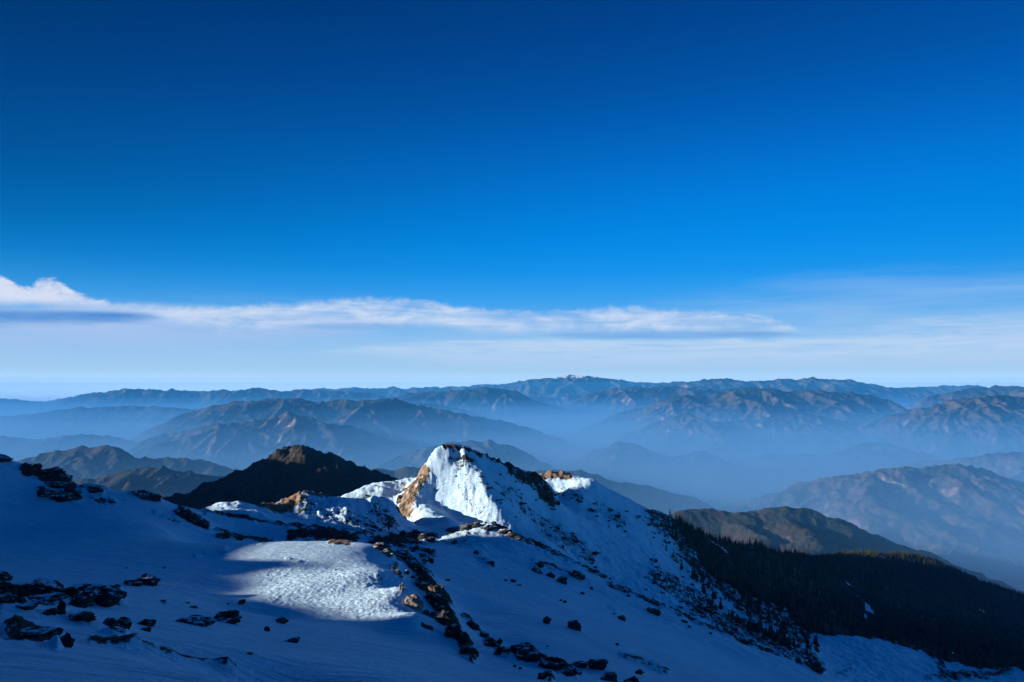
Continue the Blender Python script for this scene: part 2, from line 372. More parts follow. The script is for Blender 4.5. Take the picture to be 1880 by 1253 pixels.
# shaded band behind the dome with a thin dark crest
for p in [(430, 985, 312), (520, 990, 312), (600, 992, 318), (660, 992, 325)]: pt(*p, c=8)
crest([(350, 935, 330), (390, 943, 334), (450, 951, 338), (520, 963, 342), (580, 970, 348), (640, 978, 352), (690, 988, 358)], c=4, back=(18, 9))
# lit mound
crest([(375, 936, 410), (400, 928, 413), (430, 924, 416), (460, 928, 416), (500, 940, 416), (530, 950, 416)], c=8, back=(40, 24))
pt(440, 944, 385, 8); pt(500, 952, 392, 8)
# brown knoll and hummocky ground
crest([(480, 934, 462), (510, 922, 464), (545, 912, 466), (575, 906, 468), (600, 911, 470), (640, 914, 474), (680, 916, 480)], c=4, back=(22, 10))
for p in [(520, 950, 440), (560, 945, 442), (600, 940, 446), (640, 935, 455), (560, 962, 420), (640, 968, 430), (700, 978, 440), (690, 940, 470), (710, 958, 462), (722, 985, 452), (720, 925, 490)]: pt(*p, c=7)
crest([(625, 914, 585), (650, 903, 592), (670, 892, 600), (700, 885, 606), (735, 881, 612), (762, 877, 618)], c=4, back=(30, 22))
for p in [(680, 905, 580), (710, 902, 584), (735, 905, 588), (650, 950, 528), (680, 955, 530), (700, 950, 534)]: pt(*p, c=6)
# main peak: left crest, top, right crest, terminator rib
crest([(800, 825, 570), (790, 845, 566), (778, 868, 560), (766, 895, 549), (756, 925, 536), (750, 950, 523), (746, 975, 510), (742, 990, 500)], c=2.5, step=8)
crest([(800, 825, 572), (815, 821, 572), (835, 821, 573), (850, 824, 572), (880, 833, 580), (920, 850, 590), (960, 866, 602), (990, 876, 612), (1010, 893, 622), (1020, 912, 628)], c=3, back=(55, 48))
crest([(842, 832, 570), (862, 850, 561), (880, 872, 549), (896, 900, 536), (912, 930, 522), (926, 955, 511), (934, 970, 503)], c=2.5, step=8)
for p in [(768, 882, 578), (753, 900, 572), (742, 915, 562), (733, 940, 546), (726, 965, 528), (722, 985, 512)]: pt(*p, c=4)
# face with its scoop and lower wedge
crest([(764, 918, 538), (790, 935, 518), (810, 947, 504), (824, 955, 494)], c=2.5, step=8)
for p in [(792, 915, 544), (812, 932, 537), (838, 952, 526), (862, 966, 515), (895, 968, 503),
          (770, 950, 508), (790, 966, 494), (820, 972, 488), (875, 973, 496)]: pt(*p, c=4)
# shaded right flank behind the rib
for p in [(893, 856, 575), (913, 886, 562), (935, 920, 556), (955, 950, 546), (940, 880, 586), (970, 910, 592), (1000, 940, 600), (980, 975, 556), (1020, 990, 560), (1060, 1030, 548), (1010, 1000, 505), (1100, 1060, 530), (1200, 1110, 520), (1300, 1155, 510), (1400, 1195, 490),
          (1050, 960, 612), (1100, 990, 622), (1150, 1020, 620), (1200, 1050, 610), (1250, 1080, 615), (1300, 1100, 630), (1350, 1140, 620), (1150, 970, 680), (1200, 1000, 690), (1250, 1040, 690), (1420, 1150, 640)]: pt(*p, c=8)
# right knob and long crest down to the forest
crest([(985, 880, 752), (1000, 873, 758), (1020, 869, 760), (1050, 873, 745), (1080, 880, 722), (1092, 886, 712), (1112, 897, 765), (1130, 908, 795), (1160, 925, 812), (1180, 934, 820), (1210, 944, 838), (1240, 960, 855), (1270, 976, 880), (1310, 992, 930), (1350, 1004, 990), (1390, 1006, 1080),
       (1440, 1020, 1200), (1500, 1024, 1400)], c=5, step=25, back=(120, 95))
for p in [(1030, 900, 712), (1075, 908, 690), (1040, 930, 660), (1100, 940, 695)]: pt(*p, c=10)
# nearer snow slope with its skyline against the flank
crest([(830, 985, 420), (850, 974, 424), (880, 962, 428), (905, 967, 424), (935, 978, 418), (965, 992, 412), (1010, 1012, 410), (1060, 1040, 408), (1120, 1070, 405), (1180, 1098, 402), (1240, 1124, 398), (1300, 1150, 392), (1370, 1178, 382), (1440, 1205, 372), (1500, 1235, 362), (1540, 1262, 355), (1700, 1340, 330)],
      c=4, back=(34, 24))
for p in [(800, 1000, 390), (860, 1000, 380), (920, 1010, 372), (1000, 1050, 350), (1100, 1095, 340), (1200, 1140, 330), (1300, 1190, 315), (1400, 1230, 305), (850, 1040, 310), (950, 1080, 290), (1050, 1120, 270), (1150, 1165, 255), (1250, 1210, 235),
          (880, 1090, 245), (960, 1130, 225), (1050, 1170, 205), (1150, 1215, 190), (900, 1140, 205), (980, 1170, 190), (740, 1000, 380), (760, 1030, 300), (800, 1050, 285), (840, 1080, 255), (860, 1120, 220), (880, 1170, 180)]: pt(*p)
# rocky rim between the dome and the bowl
crest([(700, 1008, 250), (730, 1030, 240), (755, 1050, 228), (785, 1072, 212), (808, 1092, 200), (826, 1120, 184), (838, 1145, 168), (850, 1170, 152), (868, 1200, 134), (890, 1235, 116)], c=3, step=8, back=(16, 8))
for p in [(760, 1100, 178), (780, 1125, 166), (800, 1160, 148)]: pt(*p, c=5)
crest([(860, 1135, 200), (885, 1165, 180), (910, 1190, 160), (960, 1195, 150), (1000, 1215, 142), (1040, 1232, 136), (1100, 1225, 140), (1160, 1245, 136)], c=4, step=9)
# meadow at lower right
for p in [(1480, 1168, 700), (1560, 1168, 720), (1640, 1180, 740), (1700, 1195, 745), (1720, 1215, 720), (1800, 1225, 735), (1880, 1232, 740), (2100, 1250, 740), (1500, 1200, 630), (1600, 1215, 650), (1700, 1240, 655), (1550, 1245, 560), (1700, 1280, 600), (1880, 1290, 640), (1480, 1215, 540), (1510, 1240, 480), (1900, 1400, 500), (1700, 1400, 420)]: pt(*p, c=18)
# forest basin and spur
for p in [(1500, 1160, 850), (1600, 1162, 930), (1700, 1185, 900), (1800, 1200, 920), (1450, 1100, 840), (1400, 1060, 860), (1550, 1110, 1080), (1650, 1120, 1300), (1750, 1150, 1200), (1880, 1190, 1100), (1350, 1040, 850),
          (1480, 1055, 1100), (1600, 1070, 1500), (1700, 1090, 1600), (1800, 1120, 1600), (1880, 1150, 1500), (2100, 1250, 1200), (2100, 1200, 1500)]: pt(*p, c=35)
crest([(1500, 1024, 1500), (1540, 1018, 1700), (1600, 1017, 1800), (1650, 1016, 1860), (1690, 1026, 1900), (1720, 1043, 1900), (1760, 1066, 1880), (1820, 1088, 1900), (1880, 1110, 1930), (1980, 1140, 1960), (2150, 1200, 2000)], c=10, step=60, back=(350, 260))
# ground falling to the valleys all round
for x, y, z in [(-400, 420, -190), (-300, 520, -230), (-180, 620, -220), (-500, 600, -330), (-300, 800, -400), (-100, 950, -430), (130, 1040, -440), (520, 1000, -400), (-600, 900, -520), (-200, 1300, -640), (250, 1450, -700),
                (-800, 1300, -800), (0, 1800, -900), (500, 1800, -850), (900, 2500, -1000), (1800, 2600, -1150), (-1200, 2000, -1200), (0, 2600, -1300), (-700, 2700, -1400), (2600, 2400, -1200), (2600, 1200, -900), (2200, 600, -900), (1400, 400, -620), (900, 150, -480), (600, -100, -350), (1500, -300, -800),
                (400, -500, -200), (0, -500, 90), (-500, -500, 120), (-400, 0, 10), (-380, 200, -10), (-500, 350, -130), (-900, 400, -300), (-900, -100, -100), (300, 60, -150), (450, 200, -230), (-1200, 900, -700), (3200, 3200, -1700), (-2400, 2400, -1500), (-2400, 0, -900), (0, -1500, -200), (2500, -1500, -1200), (-300, 1800, -900)]:
    wp(x, y, z)
for b_ in BACK:                                     # ground behind a skyline only where nothing else was surveyed
    if min(math.hypot(b_[0] - q[0], b_[1] - q[1]) for q in PTS) > 0.62*b_[4]: PTS.append(b_[:4])
A_ = np.array(PTS)
A_[:, 3] = np.minimum(A_[:, 3], 5.0)
# drop near-duplicates
keep = []
for i in range(len(A_)):
    if all(np.hypot(A_[i, 0] - A_[j, 0], A_[i, 1] - A_[j, 1]) > 3.0 for j in keep): keep.append(i)
A_ = A_[keep]
px_, py_, pz_, pc_ = A_.T
def rbf_mat(x, y): return np.sqrt((x[:, None] - px_[None])**2 + (y[:, None] - py_[None])**2 + pc_[None]**2)
n_ = len(px_)
K = np.zeros((n_ + 3, n_ + 3)); K[:n_, :n_] = rbf_mat(px_, py_) ; K[:n_, n_] = 1; K[:n_, n_+1] = px_/1000; K[:n_, n_+2] = py_/1000
K[n_:, :n_] = K[:n_, n_:].T
wts = np.linalg.lstsq(K, np.concatenate([pz_, [0, 0, 0]]), rcond=1e-12)[0]
def base_h(X, Y):
    sh = X.shape; x = X.ravel(); y = Y.ravel(); out = np.empty(len(x))
    w32 = wts[:n_].astype(np.float64)
    for i in range(0, len(x), 20000):
        xs, ys = x[i:i+20000], y[i:i+20000]
        out[i:i+20000] = rbf_mat(xs, ys) @ w32 + wts[n_] + wts[n_+1]*xs/1000 + wts[n_+2]*ys/1000
    return out.reshape(sh)

# ground cover patches seen in the photo: polylines (px, py) with a half width in px, a depth range and a strength
def dist_poly(px, py, pts):
    d = np.full(px.shape, 1e9)
    for (a, b), (c, e) in zip(pts[:-1], pts[1:]):
        vx, vy = c - a, e - b; L = vx*vx + vy*vy + 1e-9
        t = np.clip(((px - a)*vx + (py - b)*vy)/L, 0, 1)
        d = np.minimum(d, np.hypot(px - a - t*vx, py - b - t*vy))
    return d
ROCKS = [([(770, 875), (748, 915), (735, 950), (728, 985)], 16, 480, 590, .43),  # pts, halfwidth, Dmin, Dmax, strength
    ([(45, 862), (110, 880), (130, 900)], 14, 150, 320, .75), ([(75, 905), (105, 915), (135, 912)], 11, 150, 320, .8), ([(150, 900), (190, 898)], 8, 150, 320, .6), ([(170, 915), (205, 920)], 10, 150, 320, .45),
    ([(245, 905), (290, 915)], 8, 150, 320, .6), ([(325, 940), (350, 950), (380, 968)], 8, 150, 340, .75), ([(0, 838), (15, 846)], 6, 150, 320, .6),
    ([(280, 943), (330, 958), (385, 975)], 5, 150, 340, .45), ([(365, 1020), (415, 1008)], 6, 180, 300, .35),
    ([(-100, 1090), (40, 1095), (110, 1100), (150, 1098), (215, 1096)], 16, 60, 190, .66), ([(835, 840), (850, 890), (885, 945)], 20, 500, 580, .36), ([(785, 870), (800, 900)], 12, 500, 590, .33), ([(0, 1119), (70, 1126), (140, 1140), (232, 1168)], 7, 40, 120, .44), ([(165, 1172), (230, 1180), (330, 1205), (455, 1242)], 6, 40, 120, .42),
    ([(10, 1162), (70, 1165), (110, 1178)], 9, 30, 80, .62),
    ([(375, 941), (460, 952), (540, 966), (620, 975), (700, 990)], 3.5, 300, 380, .7), ([(400, 985), (440, 990), (500, 998)], 4, 240, 380, .7), ([(535, 985), (620, 985), (650, 992)], 12, 255, 380, .95), ([(400, 975), (425, 985), (490, 996)], 3, 250, 380, .6),
    ([(690, 1000), (745, 990), (795, 985)], 11, 250, 480, .9), ([(720, 1010), (760, 1040), (800, 1085), (825, 1130), (845, 1175), (868, 1205)], 12, 110, 300, .85), ([(740, 1005), (790, 1015), (780, 1030)], 10, 240, 420, .5),
    ([(770, 1150), (800, 1160), (835, 1178)], 5, 100, 220, .42), ([(855, 1135), (890, 1170), (930, 1205)], 6, 100, 260, .65), ([(925, 1200), (990, 1215), (1060, 1238)], 8, 90, 230, .72), ([(1000, 1225), (1010, 1250)], 8, 90, 230, .6),
    ([(1140, 1205), (1170, 1212), (1220, 1232)], 9, 90, 260, .42), ([(1120, 1115), (1140, 1140)], 4, 150, 320, .35),
    ([(830, 972), (880, 962), (930, 975), (965, 992)], 5, 380, 440, .75), ([(965, 995), (1010, 1010), (1060, 1035), (1110, 1062)], 6, 380, 440, .62), ([(1120, 1070), (1200, 1108), (1300, 1150), (1440, 1205), (1500, 1232)], 5, 330, 440, .6),
    ([(985, 1035), (1045, 1055), (1070, 1058)], 9, 250, 420, .42), ([(880, 1025), (905, 1040)], 9, 250, 420, .38), ([(820, 995), (880, 998)], 9, 350, 420, .30),
    ([(690, 930), (710, 960), (720, 985)], 16, 440, 530, .55), ([(560, 930), (640, 950), (700, 975)], 20, 400, 490, .47), ([(650, 910), (700, 915)], 10, 460, 520, .4),
    ([(815, 822), (850, 826), (900, 842), (945, 862)], 4.5, 540, 610, .85), ([(855, 842), (866, 846)], 6, 540, 600, .95), ([(838, 840), (870, 845)], 4, 540, 600, .8), ([(940, 865), (985, 885), (1010, 912)], 15, 560, 660, .72), ([(990, 905), (1018, 925)], 10, 560, 660, .9), ([(885, 880), (930, 900), (945, 900)], 8, 555, 620, .5),
    ([(1030, 905), (1060, 915)], 10, 600, 780, .5), ([(930, 910), (1000, 970), (1060, 1010)], 16, 540, 640, .44), ([(1000, 960), (1060, 1000), (1080, 1030)], 14, 530, 640, .46),
    ([(1100, 930), (1140, 960)], 14, 600, 820, .42), ([(1195, 945), (1240, 985), (1290, 1050), (1350, 1100), (1440, 1150)], 16, 560, 1000, .60), ([(1210, 1060), (1260, 1090), (1330, 1140), (1420, 1190), (1470, 1210)], 22, 500, 760, .55), ([(1300, 1120), (1380, 1160), (1450, 1195)], 16, 500, 760, .62),
    ([(1480, 1205), (1505, 1230)], 12, 450, 700, .62), ([(1720, 1210), (1735, 1240), (1800, 1240), (1850, 1235)], 7, 560, 800, .62), ([(1700, 1245), (1860, 1238)], 6, 560, 800, .5), ([(1560, 1225), (1540, 1240)], 5, 450, 700, .4),
]
ROCKS += [([(1250, 985), (1330, 1060), (1420, 1125), (1470, 1168)], 24, 560, 1000, .58), ([(1215, 955), (1260, 1000), (1300, 1050)], 16, 560, 1000, .62), ([(1280, 1120), (1360, 1160), (1440, 1200)], 14, 500, 760, .60)]
BROWN = [
    ([(774, 872), (752, 912), (738, 950), (730, 985)], 19, 480, 590, .76), ([(745, 968), (770, 985)], 9, 480, 530, .6), ([(700, 896), (745, 885)], 7, 520, 620, .42), ([(748, 960), (760, 978), (740, 990)], 9, 480, 520, .6), ([(730, 975), (780, 985)], 8, 470, 520, .55), ([(792, 835), (786, 850)], 4, 545, 580, .6),
    ([(488, 936), (515, 932), (545, 918)], 13, 425, 485, .92), ([(560, 908), (600, 912)], 5, 440, 490, .7), ([(545, 930), (600, 935)], 9, 440, 490, .45), ([(650, 905), (665, 895)], 4, 500, 545, .45), ([(690, 880), (740, 874)], 3, 520, 560, .5),
    ([(995, 876), (1020, 870), (1045, 876)], 8, 730, 800, .85), ([(1050, 885), (1065, 884)], 4, 730, 800, .45), ([(610, 999), (640, 996), (640, 1003)], 6, 225, 260, .75), ([(420, 1005), (520, 1003), (560, 1001)], 3, 225, 260, .52),
    ([(770, 1070), (800, 1085), (815, 1098)], 12, 180, 240, .8), ([(615, 1048), (635, 1050)], 3, 170, 240, .62), ([(690, 1058), (705, 1065)], 4, 170, 240, .62), ([(530, 1025), (545, 1030)], 4, 170, 240, .45), ([(725, 1040), (735, 1060)], 6, 170, 260, .6), ([(820, 990), (850, 985), (880, 990)], 6, 370, 430, .42),
    ([(1045, 1018), (1065, 1022)], 4, 380, 440, .6),
]
FOREST = [(1225, 945), (1262, 960), (1320, 975), (1500, 990), (1650, 990), (1745, 1025), (2300, 1220), (2300, 1248), (1890, 1236), (1800, 1226), (1722, 1212), (1700, 1198), (1640, 1182), (1560, 1168), (1478, 1164), (1440, 1120), (1400, 1110), (1350, 1085), (1290, 1040)]
def inpoly(px, py, poly):
    r = np.zeros(px.shape, bool); n = len(poly)
    for i in range(n):
        x1, y1 = poly[i]; x2, y2 = poly[(i+1) % n]
        if y1 == y2: continue
        r ^= ((y1 > py) != (y2 > py)) & (px < (x2 - x1)*(py - y1)/(y2 - y1) + x1)
    return r
def cover(X, Y, Z):
    px, py = project(X, Y, Z); D = Y; out = []
    px = px + 7*fbm(X, Y, 14, 3, .6, 5); py = py + 4*fbm(X, Y, 14, 3, .6, 9)
    for L in (ROCKS, BROWN):
        m = np.zeros(X.shape)
        for pts, hw, d0, d1, s in L:
            xs = [p[0] for p in pts]; ys = [p[1] for p in pts]
            sel = (D > d0) & (D < d1) & (px > min(xs) - 2*hw) & (px < max(xs) + 2*hw) & (py > min(ys) - 2*hw) & (py < max(ys) + 2*hw)
            if not sel.any(): continue
            d = dist_poly(px[sel], py[sel], pts)
            m[sel] = np.maximum(m[sel], s*(1 - sstep(d, hw*0.35, hw*1.5)))
        out.append(m)
    fo = (inpoly(px, py, FOREST) & (D > 700)).astype(float)
    clear = fbm(X, Y, 70, 3, .5, 8) > 0.85
    fo = np.maximum(fo, ((D > 900) & (X < 700)) | (D > 1400) | ((D > 900) & (Z < -500)))
    fo = np.where(clear, 0.0, fo)
    tr = sstep(px, 440, 500)*(1 - sstep(px, 740, 800))*sstep(py, 1020, 1060)*(1 - sstep(py, 1128, 1145))*((D > 120) & (D < 230))
    return out[0], out[1], fo, tr
def near_h(X, Y, full=True):
    Z = base_h(X, Y)
    Rr = np.hypot(X, Y)
    rk, br, fo, tr = cover(X, Y, Z)
    far = sstep(Rr, 250, 520); vf = sstep(Rr, 700, 1200)
    Z = Z + fbm(X, Y, 45, 3, .45, 1)*0.55*(0.4 + far) + fbm(X, Y, 9, 3, .5, 3)*(0.10 + 0.16*far)*sstep(Rr, 20, 60)
    Z = Z + (ridged(X + 0.4*Y, Y, 26, 5, .55, 11) - .95)*(2.2*far)*(0.35 + 0.65*np.clip(rk + br, 0, 1))
    lump = (ridged(X, Y, 10, 5, .6, 21) - .8)
    Z = Z + lump*rk*(1.7 + 0.9*far) + (ridged(X, Y, 13, 5, .6, 31) - .85)*br*1.7*(0.5 + far)
    Z = Z + (fbm(X, Y, 8, 4, .62, 71)*0.55 + (ridged(X, Y, 15, 3, .55, 72) - .8)*.6)*far*(1 - vf)
    Z = Z + (ridged(X, Y, 120, 4, .5, 41) - 1.0)*8*vf
    Z = Z + np.abs(fbm(X, Y*1.6, 2.6, 2, .5, 51))*tr*0.22
    return Z, rk, br, fo, tr

def azspace(a0, a1, n): return np.linspace(R(a0), R(a1), n)
NC, NR = 1500, 1000
azs = azspace(-50, 50, NC); rs = np.exp(np.linspace(math.log(4.0), math.log(3600.0), 1)) if False else None
rs = np.concatenate([np.exp(np.linspace(math.log(4), math.log(90), 150, endpoint=False)), np.exp(np.linspace(math.log(90), math.log(900), 680, endpoint=False)), np.exp(np.linspace(math.log(900), math.log(3600), 170))])
AZ, RR = np.meshgrid(azs, rs)
GX, GY = RR*np.sin(AZ), RR*np.cos(AZ)
GZ, rk, br, fo, tr = near_h(GX, GY)
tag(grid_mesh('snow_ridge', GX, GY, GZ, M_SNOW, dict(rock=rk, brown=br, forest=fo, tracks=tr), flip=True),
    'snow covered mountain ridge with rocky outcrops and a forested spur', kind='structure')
# the rest of the ground round the viewer, beyond the frame
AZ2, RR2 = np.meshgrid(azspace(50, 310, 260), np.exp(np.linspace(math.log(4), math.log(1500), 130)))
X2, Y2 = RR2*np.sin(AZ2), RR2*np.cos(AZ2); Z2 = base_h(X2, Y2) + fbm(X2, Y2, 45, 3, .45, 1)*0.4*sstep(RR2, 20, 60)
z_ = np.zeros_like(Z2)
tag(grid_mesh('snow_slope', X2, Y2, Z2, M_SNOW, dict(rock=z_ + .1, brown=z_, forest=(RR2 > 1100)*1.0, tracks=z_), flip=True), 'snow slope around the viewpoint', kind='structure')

# unseen ridge left of the view, added with its skyline shaped to cast shade
VC = [(-600, -5), (143, -8), (148, -30), (151, -53), (165, -53.5), (170, -56.5), (178, -59.2), (185, -59.7), (198, -59.8), (204, -57.6), (210, -57.6), (215, -62.5), (219, -63.5), (235, -64.0), (242, -66.5), (250, -67.3), (256, -50), (300, -50), (350, -66), (398, -74), (403, -94), (432, -96), (456, -94.5), (464, -91.5), (474, -99), (490, -112), (515, -125), (545, -125), (620, -125), (640, -62), (690, -62), (694, -88), (788, -88), (792, -62), (950, -90), (1100, -110), (1500, -130), (1560, -195), (1600, -214), (1720, -222), (1800, -232), (1860, -240), (2000, -318), (2600, -332)]
vu = np.array([a for a, b in VC], float); vv = np.array([b for a, b in VC], float)
U, T = np.meshgrid(np.arange(-600, 2600, 5.0), np.concatenate([-np.geomspace(400, 6, 34), [0], np.geomspace(6, 400, 34)]), indexing='ij')
tcu = 250 + 0.78*np.maximum(U, 0)
Vc = np.interp(U, vu, vv) + 1.5*fbm(U, U*0, 14, 4, .6, 77)*sstep(U, 60, 160)
czz = Vc + TANE*tcu
SX = NX*U - TX*(tcu + T); SY = NY*U - TY*(tcu + T)
SZ = czz - 0.72*(np.sqrt(T*T + 9) - 3) + (ridged(SX, SY, 70, 4, .5, 61) - .9)*0.12*np.abs(T)
tag(grid_mesh('shade_ridge', SX, SY, SZ, M_SNOW, dict(rock=0.42 + 0*U, brown=0*U, forest=0*U, tracks=0*U), flip=False), 'unseen higher snowy ridge, shaped to cast shade over the view', kind='structure')

# ray cast on the near grid
slope_g = np.maximum.accumulate(GZ/RR, axis=0)
def hit(px, py):
    x, y, z = ray(px, py); a = math.atan2(x, y); s = z/math.hypot(x, y)
    j = (a - azs[0])/(azs[1] - azs[0]); j0 = int(np.clip(j, 0, NC - 2))
    colm = slope_g[:, j0]
    i = int(np.searchsorted(colm, s))
    if i >= len(rs) or i == 0: return None
    k = (s - colm[i-1])/(colm[i] - colm[i-1] + 1e-12); r = rs[i-1] + (rs[i] - rs[i-1])*k
    return (r*math.sin(a), r*math.cos(a), s*r)
def ground(x, y):
    a = math.atan2(x, y); r = math.hypot(x, y)
    j = int(np.clip(round((a - azs[0])/(azs[1] - azs[0])), 0, NC - 1)); i = int(np.clip(np.searchsorted(rs, r), 1, len(rs) - 1))
    k = (r - rs[i-1])/(rs[i] - rs[i-1]); return GZ[i-1, j]*(1 - k) + GZ[i, j]*k

# ------------------------------------------------------------------ far ranges: ridge trees
def build_range(name, label, pts, mat, floor=-1750, spacing=0.34, slope=0.62, cellk=1/560, seed=1, levels=3, round_=0.0, spur=0.40, rough=1.0, extra=None):
    rng = np.random.RandomState(seed)
    W = np.array([P(*p) for p in pts]); Dm = W[:, 1].mean(); cell = max(3.0, Dm*cellk)
    relief = W[:, 2].max() - floor; segs = []
    # densify the crest with small jitter
    C = [W[0]]
    for a, b in zip(W[:-1], W[1:]):
        L = np.hypot(*(b - a)[:2]); n = max(1, int(L/(relief*0.16)))
        for i in range(1, n + 1):
            k = i/n; p = a + (b - a)*k
            if i < n: p = p + np.array([0, rng.normal()*relief*0.035, rng.normal()*Dm*0.0009])
            C.append(p)
    C = np.array(C)
    def add(poly, sl):
        for a, b in zip(poly[:-1], poly[1:]): segs.append((a, b, sl))
    def grow(poly, level, sp_, spur_s, sl):
        d = np.r_[0, np.cumsum(np.hypot(*(poly[1:, :2] - poly[:-1, :2]).T))]
        s = sp_*rng.uniform(0.2, 0.8); side = rng.choice([-1, 1])
        while s < d[-1]:
            p = np.array([np.interp(s, d, poly[:, k]) for k in range(3)]); i = min(np.searchsorted(d, s), len(d) - 1); i = max(i, 1)
            tv = poly[i, :2] - poly[i-1, :2]; tv = tv/ (np.hypot(*tv) + 1e-9)
            dz_ = (poly[i, 2] - poly[i-1, 2])
            for sd in ((1, -1) if level == 1 else (side,)):
                nv = np.array([-tv[1], tv[0]])*sd; ang = rng.normal()*0.28
                tend = 0.0 if level == 1 else 0.7
                dv = nv + tv*tend; dv /= np.hypot(*dv); c_, s_ = math.cos(ang), math.sin(ang); dv = np.array([c_*dv[0] - s_*dv[1], s_*dv[0] + c_*dv[1]])
                h = p[2] - floor
                if h < relief*0.08: continue
                L = h/spur_s*rng.uniform(0.55, 1.05)*(1.0 if level == 1 else 0.55)
                n = 5 if level == 1 else 3; q = [p - np.array([0, 0, relief*0.01])]; hd = math.atan2(dv[1], dv[0])
                for k in range(n):
                    hd += rng.normal()*0.22; st = L/n
                    drop = st*spur_s*(0.6 + 0.8*k/n)*rng.uniform(0.5, 1.5)
                    q.append(q[-1] + np.array([math.cos(hd)*st, math.sin(hd)*st, -drop]))
                q = np.array(q); add(q, sl*1.12)
                if level < levels: grow(q, level + 1, sp_*0.42, spur_s*1.28, sl*1.12)
            side = -side
            s += sp_*rng.uniform(0.65, 1.35)
    add(C, slope); grow(C, 1, relief*spacing, slope*spur/0.62 if False else spur, slope)
    if extra:
        for e in extra:
            E = np.array([P(*p) for p in e]); add(E, slope); grow(E, 2, relief*spacing*.6, spur*1.2, slope)
    mg = relief/slope*0.95
    x0, x1 = C[:, 0].min() - mg, C[:, 0].max() + mg; y0, y1 = max(C[:, 1].min() - mg, Dm*0.35), C[:, 1].max() + mg*0.7
    nx, ny = int((x1 - x0)/cell), int((y1 - y0)/cell)
    while nx*ny > 420000: cell *= 1.15; nx, ny = int((x1 - x0)/cell), int((y1 - y0)/cell)
    X, Y = np.meshgrid(x0 + np.arange(nx)*cell, y0 + np.arange(ny)*cell)
    wa = relief*0.10
    XW = X + wa*fbm(X, Y, relief*0.7, 3, .5, seed + 5)*0.6; YW = Y + wa*fbm(X, Y, relief*0.7, 3, .5, seed + 55)
    H = np.full(X.shape, floor - 60.0)
    w2 = round_
    for a, b, sl in segs:
        rad = max(a[2], b[2]) - floor; rad = rad/sl + wa*1.5
        i0 = int((min(a[0], b[0]) - rad - x0)/cell); i1 = int((max(a[0], b[0]) + rad - x0)/cell) + 1; j0 = int((min(a[1], b[1]) - rad - y0)/cell); j1 = int((max(a[1], b[1]) + rad - y0)/cell) + 1
        i0, j0 = max(i0, 0), max(j0, 0); i1, j1 = min(i1, nx), min(j1, ny)
        if i0 >= i1 or j0 >= j1: continue
        xs = XW[j0:j1, i0:i1] - a[0]; ys = YW[j0:j1, i0:i1] - a[1]; vx, vy = b[0] - a[0], b[1] - a[1]; L = vx*vx + vy*vy + 1e-6
        t = np.clip((xs*vx + ys*vy)/L, 0, 1); d = np.hypot(xs - t*vx, ys - t*vy)
        if w2: d = np.sqrt(d*d + w2*w2) - w2
        h = a[2] + t*(b[2] - a[2]) - sl*d + 0.10*sl*d*np.clip(d*sl/relief, 0, 1)
        np.maximum(H[j0:j1, i0:i1], h, out=H[j0:j1, i0:i1])
    amp = relief*0.020*rough
    H = H + (ridged(X, Y, relief*0.22, 5, .55, seed + 9) - 1.0)*amp
    o = grid_mesh(name, X, Y, H, mat, smooth=True); GRIDS[seed] = (X, Y, H)
    return tag(o, label, kind='structure')

MM1 = mountain_mat('far_forest_hills', (0.020, 0.028, 0.022), (0.105, 0.075, 0.060), (0.38, 0.26, 0.21), 0.50)
MM2 = mountain_mat('wooded_hills', (0.020, 0.028, 0.018), (0.055, 0.042, 0.032), (0.17, 0.12, 0.095), 0.25, scale=2.2)
MM2B = mountain_mat('reddish_hills', (0.035, 0.034, 0.026), (0.15, 0.10, 0.085), (0.34, 0.23, 0.19), 0.5, scale=2.0, forest_amt=0.9)
MM3 = mountain_mat('dark_wooded_hill', (0.028, 0.032, 0.022), (0.060, 0.046, 0.032), (0.20, 0.15, 0.11), 0.2, scale=5)
MMS = mountain_mat('snow_topped_range', (0.03, 0.035, 0.03), (0.12, 0.09, 0.07), (0.3, 0.23, 0.18), 0.3, snowline=300)
GRIDS = {}
def RG(label, pts, D, mat, **k):
    pts = [(p[0], p[1], (p[2] if len(p) > 2 else D)) for p in pts]
    return build_range('mountain_range', label, pts, mat, **k)
RG('long flat snow capped range on the horizon', [(480, 722), (560, 716), (640, 711), (700, 713), (760, 711), (860, 709), (900, 706), (960, 700), (1000, 694), (1030, 691), (1060, 690), (1100, 694), (1150, 700), (1200, 703), (1240, 700), (1280, 704), (1400, 712)], 40000, MMS, seed=3, levels=2, floor=-1700)
RG('distant blue range on the right of the horizon', [(1180, 712), (1240, 703), (1290, 697), (1335, 695), (1370, 701), (1410, 699), (1440, 694), (1460, 699), (1490, 692), (1520, 697), (1565, 696), (1600, 705), (1650, 713), (1700, 714)], 31000, MM1, seed=4, levels=2)
RG('pale far range behind the gap on the right', [(1600, 716), (1660, 711), (1700, 710), (1780, 707), (1820, 712), (1880, 713), (2000, 716)], 36000, MM1, seed=5, levels=2)
RG('distant range on the left of the horizon', [(-150, 725), (0, 732), (60, 737), (90, 736), (150, 725), (200, 718), (245, 713), (300, 717), (320, 714), (370, 719), (400, 716), (430, 718), (480, 713), (520, 719), (560, 715), (620, 718), (690, 724)], 25000, MM1, seed=6, levels=3)
RG('faint blue slopes closing the valley gap', [(860, 742), (920, 733), (970, 727), (1020, 731), (1070, 728), (1130, 724), (1200, 728)], 24600, MM1, seed=31)
RG('reddish sunlit range in the middle distance', [(640, 745), (690, 735), (760, 722), (850, 715), (900, 711), (930, 716), (1000, 740), (1050, 752)], 21500, MM1, seed=7)
RG('hazy range left of the valley gap', [(1040, 745), (1060, 730), (1100, 720), (1130, 712), (1160, 709), (1200, 712), (1260, 712), (1330, 718)], 23500, MM1, seed=8)
